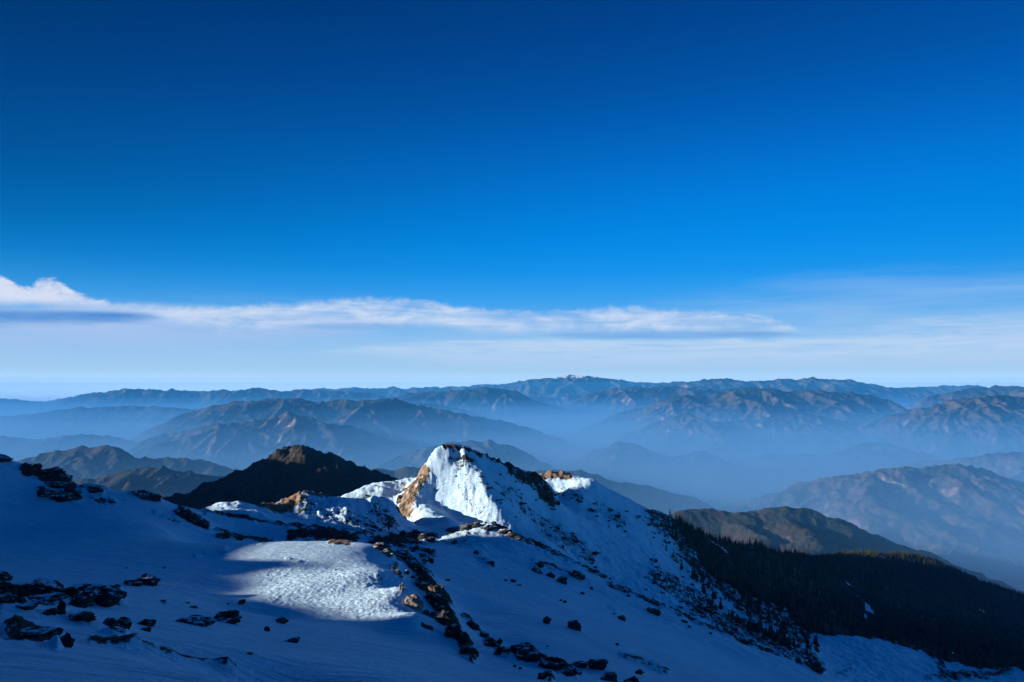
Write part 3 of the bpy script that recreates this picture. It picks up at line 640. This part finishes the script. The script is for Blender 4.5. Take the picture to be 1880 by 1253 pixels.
RG('broad dark massif on the right', [(1090, 775), (1130, 760), (1180, 748), (1210, 735), (1255, 723), (1300, 727), (1340, 715), (1380, 711), (1420, 713), (1450, 719), (1480, 715), (1520, 718), (1560, 720), (1600, 728), (1640, 740), (1668, 752)], 17500, MM1, seed=9)
RG('lower spurs in front of the right massif', [(1150, 830), (1200, 790), (1240, 763), (1265, 757), (1300, 775), (1345, 772), (1400, 768), (1460, 758), (1540, 770), (1600, 785)], 14500, MM1, seed=10)
RG('steep lit mountain at the right edge', [(1640, 775), (1680, 752), (1720, 740), (1745, 733), (1790, 727), (1830, 725), (1880, 728), (1960, 735)], 13500, MM1, seed=11, spacing=0.26)
RG('small blue range above the right edge', [(1700, 728), (1740, 720), (1790, 712), (1840, 707), (1880, 711), (1980, 712)], 20000, MM1, seed=12, levels=2)
RG('ridge behind the left massif', [(-100, 775), (0, 765), (60, 760), (130, 750), (190, 746), (250, 745), (320, 748), (400, 752)], 17500, MM1, seed=13)
RG('serrated dark massif on the left', [(320, 765), (390, 745), (430, 736), (470, 737), (530, 729), (570, 738), (620, 735), (680, 736), (720, 731), (760, 742), (800, 752), (850, 760), (900, 768), (950, 781), (1000, 800), (1045, 825), (1090, 860)], 13500, MM1, seed=14, spacing=0.24)
RG('paler ridge behind the serrated massif', [(690, 742), (740, 738), (790, 741), (850, 752), (900, 765), (950, 778), (1000, 792)], 18500, MM1, seed=15)
RG('jagged lower ridge in front of the left massif', [(250, 815), (290, 800), (330, 795), (380, 780), (420, 775), (450, 776), (500, 766), (530, 758), (565, 766), (600, 776), (650, 786), (720, 806), (780, 822)], 10500, MM1, seed=16, spacing=0.26)
RG('hazy ridge at far left', [(-150, 790), (0, 800), (60, 808), (130, 797), (200, 800), (260, 815)], 11500, MM1, seed=17)
RG('blue hill behind the snowy peak', [(700, 850), (760, 830), (820, 815), (860, 809), (900, 808), (950, 822), (1000, 850)], 8800, MM1, seed=18)
RG('small peak rising from the valley mist', [(1080, 850), (1110, 822), (1135, 812), (1160, 813), (1200, 832), (1240, 840), (1290, 828), (1330, 850)], 11000, MM1, seed=19)
RG('low wooded ridge in the valley mist', [(1340, 862), (1370, 842), (1400, 834), (1460, 832), (1500, 838), (1540, 828), (1580, 815), (1620, 812), (1680, 830), (1780, 850)], 11500, MM1, seed=20)
RG('blue wooded hill at the left', [(-30, 860), (40, 848), (80, 836), (120, 826), (160, 820), (190, 819), (220, 824), (260, 840), (320, 841), (380, 850), (440, 868)], 6200, MM2, seed=21, floor=-1500, round_=30)
RG('nearer blue hill at the left', [(90, 900), (130, 884), (200, 871), (240, 862), (270, 856), (310, 858), (350, 866), (420, 880), (500, 884)], 4600, MM2, seed=22, floor=-1300, round_=30)
RG('large reddish hill at the right', [(1400, 930), (1430, 912), (1470, 895), (1510, 884), (1560, 874), (1610, 862), (1650, 858), (1690, 862), (1720, 859), (1760, 855), (1800, 862), (1850, 878), (1900, 890), (2000, 910)], 6600, MM2B, seed=23, round_=35, rough=1.3, spacing=0.30)
RG('hill rising behind the reddish hill', [(1740, 862), (1780, 846), (1820, 835), (1880, 830), (1980, 832)], 8600, MM2B, seed=24, round_=40, rough=1.2)
RG('green wooded hill beyond the forest spur', [(1180, 975), (1240, 945), (1265, 939), (1290, 937), (1340, 943), (1400, 943), (1425, 935), (1450, 932), (1500, 939), (1550, 955), (1610, 982), (1680, 1008), (1760, 1045), (1880, 1090), (2000, 1130)], 3300, MM2, seed=25, floor=-1300, round_=40, rough=.8, spacing=0.3)
RG('smooth blue hill behind the right flank', [(940, 880), (975, 866), (1010, 863), (1060, 863), (1120, 880), (1180, 891), (1250, 910), (1320, 935)], 6200, MM2, seed=26, floor=-1600, round_=50, rough=.6)
RG('low blue hill behind the saddle', [(600, 885), (650, 872), (680, 863), (710, 867), (740, 860), (790, 862), (840, 875)], 5600, MM2, seed=27, floor=-1500, round_=30)
HILL = RG('dark conifer covered hill behind the saddle', [(200, 975), (270, 955), (330, 930), (390, 912), (425, 897), (437, 882), (455, 866), (500, 842), (528, 825), (560, 822), (590, 828), (640, 850), (690, 874), (740, 896), (800, 925)], 2200, MM3, seed=28, floor=-650, round_=28, rough=2.0, spacing=0.34)
HILL.name = 'forest_hill'; HILL_GRID = GRIDS[28]
# valley floor to the horizon
gx = np.linspace(-37500, 37500, 380); gy = np.concatenate([np.linspace(-2500, 20000, 300), np.linspace(20300, 42500, 120)])
VX, VY = np.meshgrid(gx, gy)
VZ = -1830 + 120*fbm(VX, VY, 2600, 4, .5, 90)
tag(grid_mesh('valley_floor', VX, VY, VZ, MM1), 'deep hazy valley floor', kind='structure')

# ------------------------------------------------------------------ air
def box(name, x0, x1, y0, y1, z0, z1):
    V = [(x, y, z) for z in (z0, z1) for y in (y0, y1) for x in (x0, x1)]
    Fc = [(0, 2, 3, 1), (4, 5, 7, 6), (0, 1, 5, 4), (2, 6, 7, 3), (0, 4, 6, 2), (1, 3, 7, 5)]
    me = bpy.data.meshes.new(name); me.from_pydata(V, [], Fc); me.update()
    o = bpy.data.objects.new(name, me); col.objects.link(o); return o
def vol(name, colr, dens):
    m = bpy.data.materials.new(name); m.use_nodes = True; nt = m.node_tree
    for n in list(nt.nodes): nt.nodes.remove(n)
    o = nt.nodes.new('ShaderNodeOutputMaterial'); v = nt.nodes.new('ShaderNodeVolumePrincipled')
    v.inputs['Color'].default_value = colr + (1,); v.inputs['Density'].default_value = dens; v.inputs['Anisotropy'].default_value = 0.0
    v.inputs['Absorption Color'].default_value = (1, 1, 1, 1) if False else (0, 0, 0, 1)
    nt.links.new(v.outputs[0], o.inputs['Volume']); return m
hz = box('haze', -38000, 38000, -3000, 43000, -2200, 300)
hz.data.materials.append(vol('blue_air', (0.08, 0.47, 1.0), 0.000013)); tag(hz, 'pale blue air between the ranges', kind='stuff')
for k, (top, cc, dd, lb) in enumerate([(60, (0.08, 0.47, 1.0), 0.9e-5, 'thin blue haze level with the ridge tops'), (-260, (0.12, 0.44, 1.0), 1.4e-5, 'thin blue haze just below the ridge tops'), (-430, (0.17, 0.52, 0.98), 5.0e-5, 'blue haze on the upper valley sides'),
                                       (-600, (0.27, 0.61, 0.97), 9e-5, 'blue haze halfway down the valleys'), (-820, (0.36, 0.66, 0.95), 1.9e-4, 'blue mist filling the valleys'), (-1080, (0.48, 0.72, 0.95), 2.6e-4, 'pale mist low in the valleys'), (-1300, (0.60, 0.78, 1.0), 4e-4, 'dense pale mist on the valley floors')]):
    g_ = 100*(k + 1)
    hm = box('valley_mist', -37900 + g_, 37900 - g_, -3000 + g_, (42000 if k < 1 else 25400) - g_*2, -2200 + g_*.3, top)
    hm.data.materials.append(vol('mist', cc, dd)); tag(hm, lb, kind='stuff')

#OBJECTS#
# ------------------------------------------------------------------ boulders
import bmesh
_bm = bmesh.new(); bmesh.ops.create_icosphere(_bm, subdivisions=4, radius=1.0)
IV = np.array([v.co[:] for v in _bm.verts]); IT = np.array([[v.index for v in f.verts] for f in _bm.faces]); _bm.free()
def rock_mesh(name, size, mat, seed, blocky=0.5, cap=0.0):
    rng = np.random.RandomState(seed)
    V = IV.copy(); o = rng.uniform(-50, 50, 3)
    V = V*(1 + 0.30*perlin(V[:, 0]*1.1 + o[0], V[:, 1]*1.1 + V[:, 2]*0.9 + o[1], seed)[:, None])
    for k in range(int(12 + 10*blocky)):
        n = rng.normal(size=3); n[2] *= 0.8; n /= np.linalg.norm(n); d = rng.uniform(0.45, 0.85)
        ex = V @ n - d; V = V - np.maximum(ex, 0)[:, None]*n*0.92
    V = V/np.abs(V).max(0)
    for sc_, am in ((2.2, 0.09), (5.0, 0.05), (11.0, 0.025)):
        V = V*(1 + am*perlin(V[:, 0]*sc_ + o[1], (V[:, 1] + 0.7*V[:, 2])*sc_ + o[2], seed + 3)[:, None] + am*perlin(V[:, 2]*sc_ + o[0], (V[:, 1] - 0.5*V[:, 0])*sc_ + o[2], seed + 4)[:, None])
    zz = V[:, 2] + 0.35*V[:, 0]*rng.uniform(-1, 1); V = V*(1 + 0.055*np.sign(np.sin(zz*rng.uniform(9, 14))))[:, None]   # bedding ledges
    V = V*np.array(size)
    return tri_mesh(name, V, IT, mat)
NR_ = [0]
def rock(l, r, t, b, label, mat=None, group=None, blocky=0.5, tilt=0.0, cat='boulder', name='boulder'):
    NR_[0] += 1; sd = 100 + NR_[0]
    h = hit((l + r)/2, b - 0.15*(b - t))
    if h is None or h[1] > 1200: h = hit((l + r)/2, b + 3)
    if h is None or h[1] > 1200: return None
    D = h[1]; wd = (r - l)/F*D; ht = (b - t)/F*D
    me = rock_mesh(name, (wd*0.55, wd*0.45, ht*0.56), mat or M_ROCK, sd, blocky)
    o = bpy.data.objects.new(name, me); col.objects.link(o)
    o.location = (h[0], h[1] + wd*0.15, h[2] + ht*0.12)
    o.rotation_euler = (random.uniform(-.1, .1), tilt, random.uniform(-.5, .5))
    return tag(o, label, cat, group)
rock(-22, 14, 1049, 1068, 'rounded dark boulder cut by the left frame edge, above the rock band')
rock(30, 50, 1068, 1100, 'upright dark fin of rock at the left end of the long arched slab')
rock(44, 114, 1067, 1086, 'long arched dark slab, the highest of the rock band at far left', tilt=0.16)
rock(-15, 24, 1090, 1110, 'dark blocky rock at the frame edge below the upright fin')
rock(22, 44, 1092, 1108, 'small broken dark rock below the upright fin, snow in its cracks')
rock(50, 120, 1091, 1106, 'flat dark slab running level beneath the arched slab')
rock(24, 62, 1108, 1119, 'low flat dark rock just above the grassy strip at far left')
rock(104, 119, 1096, 1133, 'narrow upright dark pillar at the right end of the flat slab')
rock(80, 104, 1114, 1131, 'snow speckled dark rock leaning left of the narrow pillar')
rock(122, 162, 1084, 1119, 'broad dark boulder left of the largest rock in the left cluster', blocky=.8)
rock(139, 170, 1074, 1086, 'thin tabular slab lying on top of the broad dark boulder')
rock(160, 220, 1078, 1117, 'largest dark boulder of the left cluster with a notched top', blocky=.8)
rock(188, 206, 1072, 1092, 'small pointed rock standing on the back of the largest boulder')
rock(212, 232, 1081, 1097, 'round dark rock at the right end of the largest boulder')
rock(126, 167, 1122, 1140, 'dark pyramid shaped rock below the left cluster')
rock(184, 214, 1132, 1152, 'dark rock with a horn at its left, left half of the two horned rock')
rock(208, 243, 1132, 1156, 'dark rock with a raised right shoulder, right half of the two horned rock')
rock(249, 284, 1136, 1150, 'tilted dark rock right of the two horned rock', tilt=-.2)
rock(258, 277, 1152, 1159, 'small flat dark stone below the tilted rock')
rock(224, 262, 1062, 1078, 'lower left half of the squared dark rock standing alone')
rock(244, 286, 1055, 1076, 'squared dark block standing alone right of the left cluster', blocky=.9)
rock(82, 108, 1152, 1170, 'rounded dark boulder on the bright near slope at lower left')
rock(106, 134, 1165, 1191, 'dark slab sliding down right of the rounded boulder at lower left', tilt=.5)
rock(20, 84, 1157, 1167, 'long low ledge left of the rounded boulder at lower left')
rock(336, 390, 1130, 1151, 'low wedge shaped dark boulder, left one of the domed pair')
rock(386, 438, 1119, 1146, 'high domed dark boulder, right one of the domed pair')
rock(436, 449, 1100, 1111, 'small lone dark stone above the domed pair')
rock(484, 496, 1149, 1161, 'small dark stone between the domed pair and the flat stone')
rock(504, 528, 1133, 1146, 'flat dark stone just under the sunlit snow patch')
rock(520, 550, 1171, 1181, 'thin curved dark stone below the sunlit snow patch')
rock(452, 465, 1197, 1202, 'tiny flat stone in open shaded snow near the bottom left')
rock(240, 252, 1163, 1166, 'sliver of stone beside the grassy strip')
for l, r, t, b in [(293, 306, 1101, 1106), (295, 306, 1106, 1109), (348, 362, 1112, 1117), (340, 348, 1105, 1108), (416, 421, 1107, 1110), (299, 304, 1041, 1044), (228, 234, 1042, 1044)]:
    rock(l, r, t, b, 'tiny dark stone poking out of shaded snow left of the sunlit patch', group='tiny stones on the left snowfield', name='stone', cat='stone')
# skyline on the left
rock(-16, 16, 836, 848, 'dark rock on the skyline at the far left edge')
rock(45, 76, 847, 869, 'tall squared dark rock, left end of the skyline outcrop', blocky=.8)
rock(70, 112, 853, 872, 'large flat topped dark rock in the middle of the skyline outcrop', blocky=.8)
rock(94, 124, 866, 886, 'drooping dark rock at the right end of the skyline outcrop', tilt=.3)
rock(78, 122, 880, 896, 'dark rock directly under the skyline outcrop')
rock(70, 104, 896, 912, 'broken dark rock lower on the slope under the skyline outcrop')
rock(96, 136, 902, 922, 'dark rock, lowest of those under the skyline outcrop')
rock(118, 136, 884, 892, 'small dark rock on the skyline right of the outcrop')
rock(158, 186, 890, 905, 'jagged dark rock on the skyline between outcrop and hooked slab')
rock(246, 292, 897, 916, 'hooked dark slab on the skyline left of the forested hill', tilt=.2)
rock(274, 294, 904, 922, 'steep end of the hooked slab on the skyline')
rock(322, 350, 930, 953, 'dark rock where the left skyline meets the forested hill')
rock(350, 380, 950, 968, 'dark rock lower along the left skyline', tilt=.3)
# rim between the sunlit patch and the bowl
rock(744, 776, 1088, 1121, 'pale tan sunlit boulder at the right corner of the snow patch', M_SUNLIT, blocky=.9)
rock(774, 791, 1117, 1131, 'small reddish stone with a snow cap beside the pale tan boulder', M_ROCKB)
rock(762, 790, 1064, 1084, 'brown sunlit rock crowning the rocky rim', M_ROCKB, blocky=.3)
rock(784, 818, 1072, 1100, 'brown and snow streaked rock on the rocky rim', M_ROCKB, blocky=.3, tilt=.4)
rock(778, 824, 1092, 1122, 'black shaded rock under the brown rocks of the rim', tilt=.4)
rock(800, 834, 1114, 1150, 'dark rock with a pink snowy top midway down the rim', tilt=.5)
rock(812, 842, 1140, 1176, 'long dark spire pointing down the rim', tilt=.6)
rock(786, 806, 1122, 1136, 'small black rock left of the spire')
rock(844, 869, 1180, 1201, 'dark rounded rock at the lower end of the rim')
rock(842, 858, 1158, 1182, 'dark splinter of rock right of the spire', tilt=.5)
rock(680, 718, 994, 1010, 'black rock at the top right corner of the snow patch')
rock(698, 716, 1006, 1018, 'pale sunlit stone, upper one at the corner of the snow patch', M_SUNLIT)
rock(706, 722, 1014, 1024, 'pale sunlit stone, lower one at the corner of the snow patch', M_SUNLIT)
rock(726, 738, 1022, 1030, 'small grey sunlit stone among the black rocks of the rim', M_SUNLIT)
rock(732, 742, 1068, 1086, 'narrow pale sunlit stone standing at the edge of the snow patch', M_SUNLIT)
rock(722, 738, 1042, 1056, 'reddish tuft of stone on the right edge of the snow patch', M_ROCKB)
rock(738, 770, 1028, 1044, 'black rock high on the rim below the saddle')
rock(758, 780, 1036, 1052, 'grey edged rock on the rim above the brown rocks', M_ROCK)
rock(716, 756, 1008, 1024, 'black rock behind the pale sunlit stones')
rock(784, 796, 1024, 1034, 'small round dark stone on the snow right of the rim')
rock(768, 786, 976, 992, 'black rock below the foot of the white peak')
rock(780, 800, 984, 996, 'dark rock right below the foot of the white peak')
for l, r, t, b in [(742, 760, 988, 998), (758, 770, 1000, 1010), (776, 792, 1006, 1016), (740, 752, 1046, 1056), (752, 764, 1054, 1064), (766, 776, 1058, 1066), (728, 742, 996, 1006), (770, 784, 1014, 1024)]:
    rock(l, r, t, b, 'black broken rock scattered below the saddle at the top of the rim', group='broken rocks at the head of the rim')
# crest right of the saddle
rock(818, 848, 966, 979, 'dark rock, leftmost along the crest of the near slope')
rock(846, 872, 959, 974, 'dark jagged rock on the crest of the near slope')
rock(868, 888, 958, 970, 'high grey rock at the top of the near slope crest')
rock(884, 912, 960, 974, 'dark rock just right of the top of the near crest')
rock(908, 934, 967, 981, 'dark brown rock descending the near crest', M_ROCK)
rock(930, 952, 975, 988, 'sunlit brown rock low on the near crest', M_ROCKB)
rock(944, 962, 982, 993, 'dark slab at the lower end of the rocky crest')
# the bowl
rock(1042, 1067, 1136, 1159, 'lone rounded dark boulder in the middle of the shaded bowl')
rock(997, 1011, 1131, 1148, 'small snow dusted rock left of the lone boulder')
rock(930, 992, 1180, 1214, 'big humped dark boulder with snow on its front at the bottom', blocky=.3)
rock(1078, 1114, 1204, 1232, 'square topped dark boulder near the bottom of the bowl', blocky=.9)
rock(1054, 1084, 1213, 1228, 'low dark rock leaning on the square topped boulder')
rock(1102, 1138, 1230, 1254, 'pyramid shaped dark boulder at the bottom frame edge', blocky=.9)
rock(1142, 1178, 1242, 1262, 'rounded dark boulder cut by the bottom frame edge')
rock(1032, 1064, 1223, 1243, 'dark boulder at the end of the lower rock row')
rock(1008, 1036, 1217, 1232, 'small dark rock in the middle of the lower rock row')
rock(990, 1010, 1212, 1226, 'dark rock right of the big humped boulder')
rock(988, 1010, 1228, 1248, 'dark rock below the lower rock row at the frame bottom')
rock(877, 898, 1157, 1172, 'dark rock where the upper rock streak begins to thicken')
rock(890, 912, 1170, 1190, 'dark rock midway along the streak above the big humped boulder')
rock(908, 932, 1184, 1204, 'dark rock touching the left of the big humped boulder')
rock(854, 878, 1138, 1156, 'thin dark slab at the head of the right rock streak', tilt=.6)
rock(912, 923, 1171, 1182, 'small dark stone just above the right rock streak')
rock(894, 908, 1029, 1037, 'dark stone high in the left of the bowl')
rock(985, 1001, 1029, 1043, 'dark stone in the upper bowl below the near crest')
rock(974, 996, 1041, 1052, 'half buried dark stone lower left of the upper bowl stone')
rock(1005, 1020, 1050, 1062, 'dark stone left of the long snow covered ledge')
rock(1020, 1042, 1058, 1073, 'broken dark stone at the lower end of the snow covered ledge')
rock(1046, 1074, 1046, 1062, 'long dark rock right of the snow covered ledge', tilt=.3)
rock(870, 881, 1010, 1018, 'dark stone under the sunlit hump of the near slope')
rock(828, 842, 990, 1000, 'dark stone left of the sunlit hump of the near slope')
rock(1184, 1212, 1114, 1128, 'long dark stone just below the skyline of the near slope', tilt=.3)
rock(1482, 1510, 1206, 1236, 'large dark rock mass at the far right end of the near skyline')
rock(1165, 1182, 1228, 1240, 'dark stone in the lower right of the bowl')
rock(1136, 1152, 1130, 1140, 'dark stone at the end of a grassy scar in the bowl')
for l, r, t, b in [(936, 948, 1063, 1070), (925, 931, 1063, 1067), (950, 958, 1072, 1076), (1064, 1074, 1086, 1092), (1026, 1032, 1100, 1104), (1034, 1040, 1102, 1108), (1082, 1090, 1078, 1083), (1150, 1158, 1090, 1096), (816, 826, 1062, 1067), (1002, 1008, 1183, 1188), (1130, 1136, 1180, 1186), (1300, 1308, 1160, 1165), (1250, 1262, 1138, 1144), (1262, 1270, 1148, 1153), (952, 958, 1224, 1230), (942, 948, 1220, 1226)]:
    rock(l, r, t, b, 'small dark stone scattered on the shaded snow of the bowl', group='small stones in the bowl', name='stone', cat='stone')

# ------------------------------------------------------------------ shrubs on the flank
def leafy(name, seed, n=230):
    rng = np.random.RandomState(seed); V = []; T = []
    for c in range(rng.randint(3, 6)):
        cx, cy, r = rng.uniform(-.55, .55), rng.uniform(-.4, .4), rng.uniform(.35, .6)
        for k in range(n//4):
            d = rng.normal(size=3); d /= np.linalg.norm(d); d[2] = abs(d[2]); p = np.array([cx, cy, 0.0]) + d*r*rng.uniform(.6, 1)*np.array([1, 1, .85])
            u = rng.normal(size=3)*.13; v = rng.normal(size=3)*.13
            i = len(V); V += [p, p + u, p + v, p + u + v + d*.06]; T += [(i, i+1, i+2), (i+1, i+3, i+2)]
    return tri_mesh(name, V, T, M_SHRUB)
SHM = [leafy('shrub', 500 + k) for k in range(6)]
rng = np.random.RandomState(11)
def dens_px(px, py):                                # how thickly the shrubs stand, after the photograph
    d = 0
    for L in ROCKS:
        if L[2] >= 500: d = max(d, L[4]*float(1 - sstep(dist_poly(np.array([px]), np.array([py]), L[0]), L[1]*.6, L[1]*2.2)[0]))
    return d
cand = []
while len(cand) < 300:
    px, py = rng.uniform(880, 1500), rng.uniform(830, 1235)
    if rng.rand() > dens_px(px, py)**1.3: continue
    h = hit(px, py)
    if h is None or not (520 < h[1] < 1000): continue
    s = rng.uniform(3, 7)*(1.7 if rng.rand() < .22 else 1)*(0.72 if px < 1040 else 1.0)
    cand.append((h, s, px, py))
for k, (h, s, px, py) in enumerate(cand):
    wh = ('under the right crest of the white peak' if px < 1040 and py < 950 else 'between white peak and near slope' if px < 1150 else 'in its open middle' if px < 1215 and py < 1060 else 'beside the dark forest' if py < 1120 else 'low down by the snow meadow')
    o = bpy.data.objects.new('shrub', SHM[k % 6]); col.objects.link(o)
    w_ = s/F*h[1]
    o.location = (h[0], h[1], ground(h[0], h[1]) - 0.1*w_); o.scale = (w_*rng.uniform(.8, 1.3), w_*rng.uniform(.8, 1.2), w_*rng.uniform(.5, .8)); o.rotation_euler = (0, 0, rng.uniform(0, 6.28))
    tag(o, 'dark shrub on the shaded snow flank, ' + wh, 'shrub', 'shrubs on the shaded snow flank')

# ------------------------------------------------------------------ conifers
def conifer(seed, tiers, br, lod=False):
    rng = np.random.RandomState(seed); V = []; T = []
    for k in range(tiers):
        f = k/(tiers - 1); z = 0.14 + 0.80*f; r = 0.24*(1 - f)**0.8*rng.uniform(.8, 1.15) + 0.015
        a0 = rng.uniform(0, 6.28)
        for b in range(br):
            a = a0 + 6.283*b/br + rng.uniform(-.25, .25); rr = r*rng.uniform(.65, 1.2); w_ = rr*0.45 + .01
            ca, sa = math.cos(a), math.sin(a); zz = z - rr*rng.uniform(.25, .6)
            i = len(V); top = (0, 0, z + 0.10)
            V += [top, (ca*rr - sa*w_*.2, sa*rr + ca*w_*.2, zz), (ca*rr*.6 - sa*w_, sa*rr*.6 + ca*w_, zz + rr*.15), (ca*rr*.6 + sa*w_, sa*rr*.6 - ca*w_, zz + rr*.15)]
            T += [(i, i+2, i+1), (i, i+1, i+3)]
    i = len(V); V += [(0.02, 0, .9), (-.01, .02, .9), (-.01, -.02, .9), (0, 0, 1.03)]; T += [(i, i+1, i+3), (i+1, i+2, i+3), (i+2, i, i+3)]
    return np.array(V, float), np.array(T)
def trunk(seed):
    V = []; T = []
    for k in range(6):
        a = k*math.pi/3; V += [(0.028*math.cos(a), .028*math.sin(a), -0.06), (0.006*math.cos(a), .006*math.sin(a), 0.85)]
    for k in range(6): a, b = 2*k, 2*((k + 1) % 6); T += [(a, b, b+1), (a, b+1, a+1)]
    for k in range(5):                              # bare lower limbs
        a = k*1.9; i = len(V); z = .12 + .05*k; V += [(0, 0, z), (0, 0, z + .02), (.12*math.cos(a), .12*math.sin(a), z + .01)]; T.append((i, i+1, i+2))
    return V, T
CROWNS = [tri_mesh('crown', *conifer(40 + k, 9, 8), M_NEEDLE) for k in range(5)]
TRUNK = tri_mesh('trunk', *trunk(1), M_BARK)
LODS = [conifer(70 + k, 5, 5) for k in range(6)]
N = 60000
tx = rng.uniform(60, 1900, N); ty = rng.uniform(560, 2150, N)
ai = np.clip(np.round((np.arctan2(tx, ty) - azs[0])/(azs[1] - azs[0])).astype(int), 0, NC - 1); ri = np.clip(np.searchsorted(rs, np.hypot(tx, ty)), 1, len(rs) - 1)
tz = GZ[ri, ai]; tf = fo[ri, ai] > .5
tpx, tpy = project(tx, ty, tz)
edge = inpoly(tpx, tpy, [(1200, 950), (1290, 1000), (1500, 1100), (1500, 1230), (1430, 1200), (1330, 1130), (1230, 1030)]) & (ty < 1100) & (ty > 560)
okk = (tf & (tpx > 1180) & (tpx < 2150)) | (edge & (rng.rand(N) < .42))
opn = fbm(tx, ty, 70, 3, .5, 8) > 0.62
okk &= ~opn; okk &= (rng.rand(N) < np.clip(1900/np.maximum(ty, 700), .45, 1.0))
tx, ty, tz, tpx, tpy = tx[okk], ty[okk], tz[okk], tpx[okk], tpy[okk]
th = rng.uniform(5.5, 11.5, len(tx))*np.where(rng.rand(len(tx)) < .15, 1.3, 1)
vis = slope_g[np.maximum(ri[okk] - 2, 0), ai[okk]] <= (tz + th*0.8)/np.hypot(tx, ty) 
shown = np.where(vis & (tpx < 1880) & (tpy < 1253), th/ty, 0)
order = np.argsort(-shown); big = order[:300]; rest = order[300:]
for k, i in enumerate(big):
    r_ = bpy.data.objects.new('conifer', None); col.objects.link(r_); r_.location = (tx[i], ty[i], tz[i]); hh = th[i]
    r_.scale = (hh*1.0, hh*1.0, hh); r_.rotation_euler = (0, 0, rng.uniform(0, 6.28)); r_.empty_display_size = .1
    wh = ('standing apart on the snow flank above the forest' if not tf[okk][i] else 'on the skyline where the flank meets the forest' if tpy[i] < 1030 else 'in the front rank of the forest beside the flank' if tpx[i] < 1480 else 'at the forest edge behind the snow meadow')
    tag(r_, 'dark narrow conifer ' + wh, 'conifer', 'conifers along the forest edge')
    for nm, me in (('crown', CROWNS[k % 5]), ('trunk', TRUNK)):
        c_ = bpy.data.objects.new(nm, me); col.objects.link(c_); c_.parent = r_
def merged(name, xs, ys, zs, hs, label):
    Vs, Ts, n = [], [], 0
    which = rng.randint(0, len(LODS), len(xs)); rot = rng.uniform(0, 6.28, len(xs))
    for L in range(len(LODS)):
        sel = np.where(which == L)[0]
        if not len(sel): continue
        v, t = LODS[L]; c, s = np.cos(rot[sel]), np.sin(rot[sel]); h = hs[sel][:, None]
        X = (v[None, :, 0]*c[:, None] - v[None, :, 1]*s[:, None])*h*1.15 + xs[sel][:, None]
        Y = (v[None, :, 0]*s[:, None] + v[None, :, 1]*c[:, None])*h*1.15 + ys[sel][:, None]
        Z = v[None, :, 2]*h + zs[sel][:, None]
        Vs.append(np.stack([X, Y, Z], -1).reshape(-1, 3)); Ts.append((t[None] + (np.arange(len(sel))*len(v))[:, None, None]).reshape(-1, 3) + n); n += len(sel)*len(v)
    me = tri_mesh(name, np.concatenate(Vs), np.concatenate(Ts), M_NEEDLE)
    o = bpy.data.objects.new(name, me); col.objects.link(o); return tag(o, label, kind='stuff')
merged('forest', tx[rest], ty[rest], tz[rest], th[rest], 'dense dark conifer forest filling the shaded basin on the right')
# forest on the hill behind the saddle
HX, HY, HZ = HILL_GRID
N = 20000
fi = rng.randint(0, HX.size, N); hx = HX.ravel()[fi] + rng.uniform(-2, 2, N); hy = HY.ravel()[fi] + rng.uniform(-2, 2, N); hz_ = HZ.ravel()[fi] - 2
hp, hq = project(hx, hy, hz_)
ok = (hq < 1010) & (hp > 180) & (hp < 900) & (hy < 2330) & (fbm(hx, hy, 60, 3, .5, 18) < .5)
merged('forest', hx[ok], hy[ok], hz_[ok], rng.uniform(5, 9.5, ok.sum()), 'dark conifers covering the hill behind the saddle')
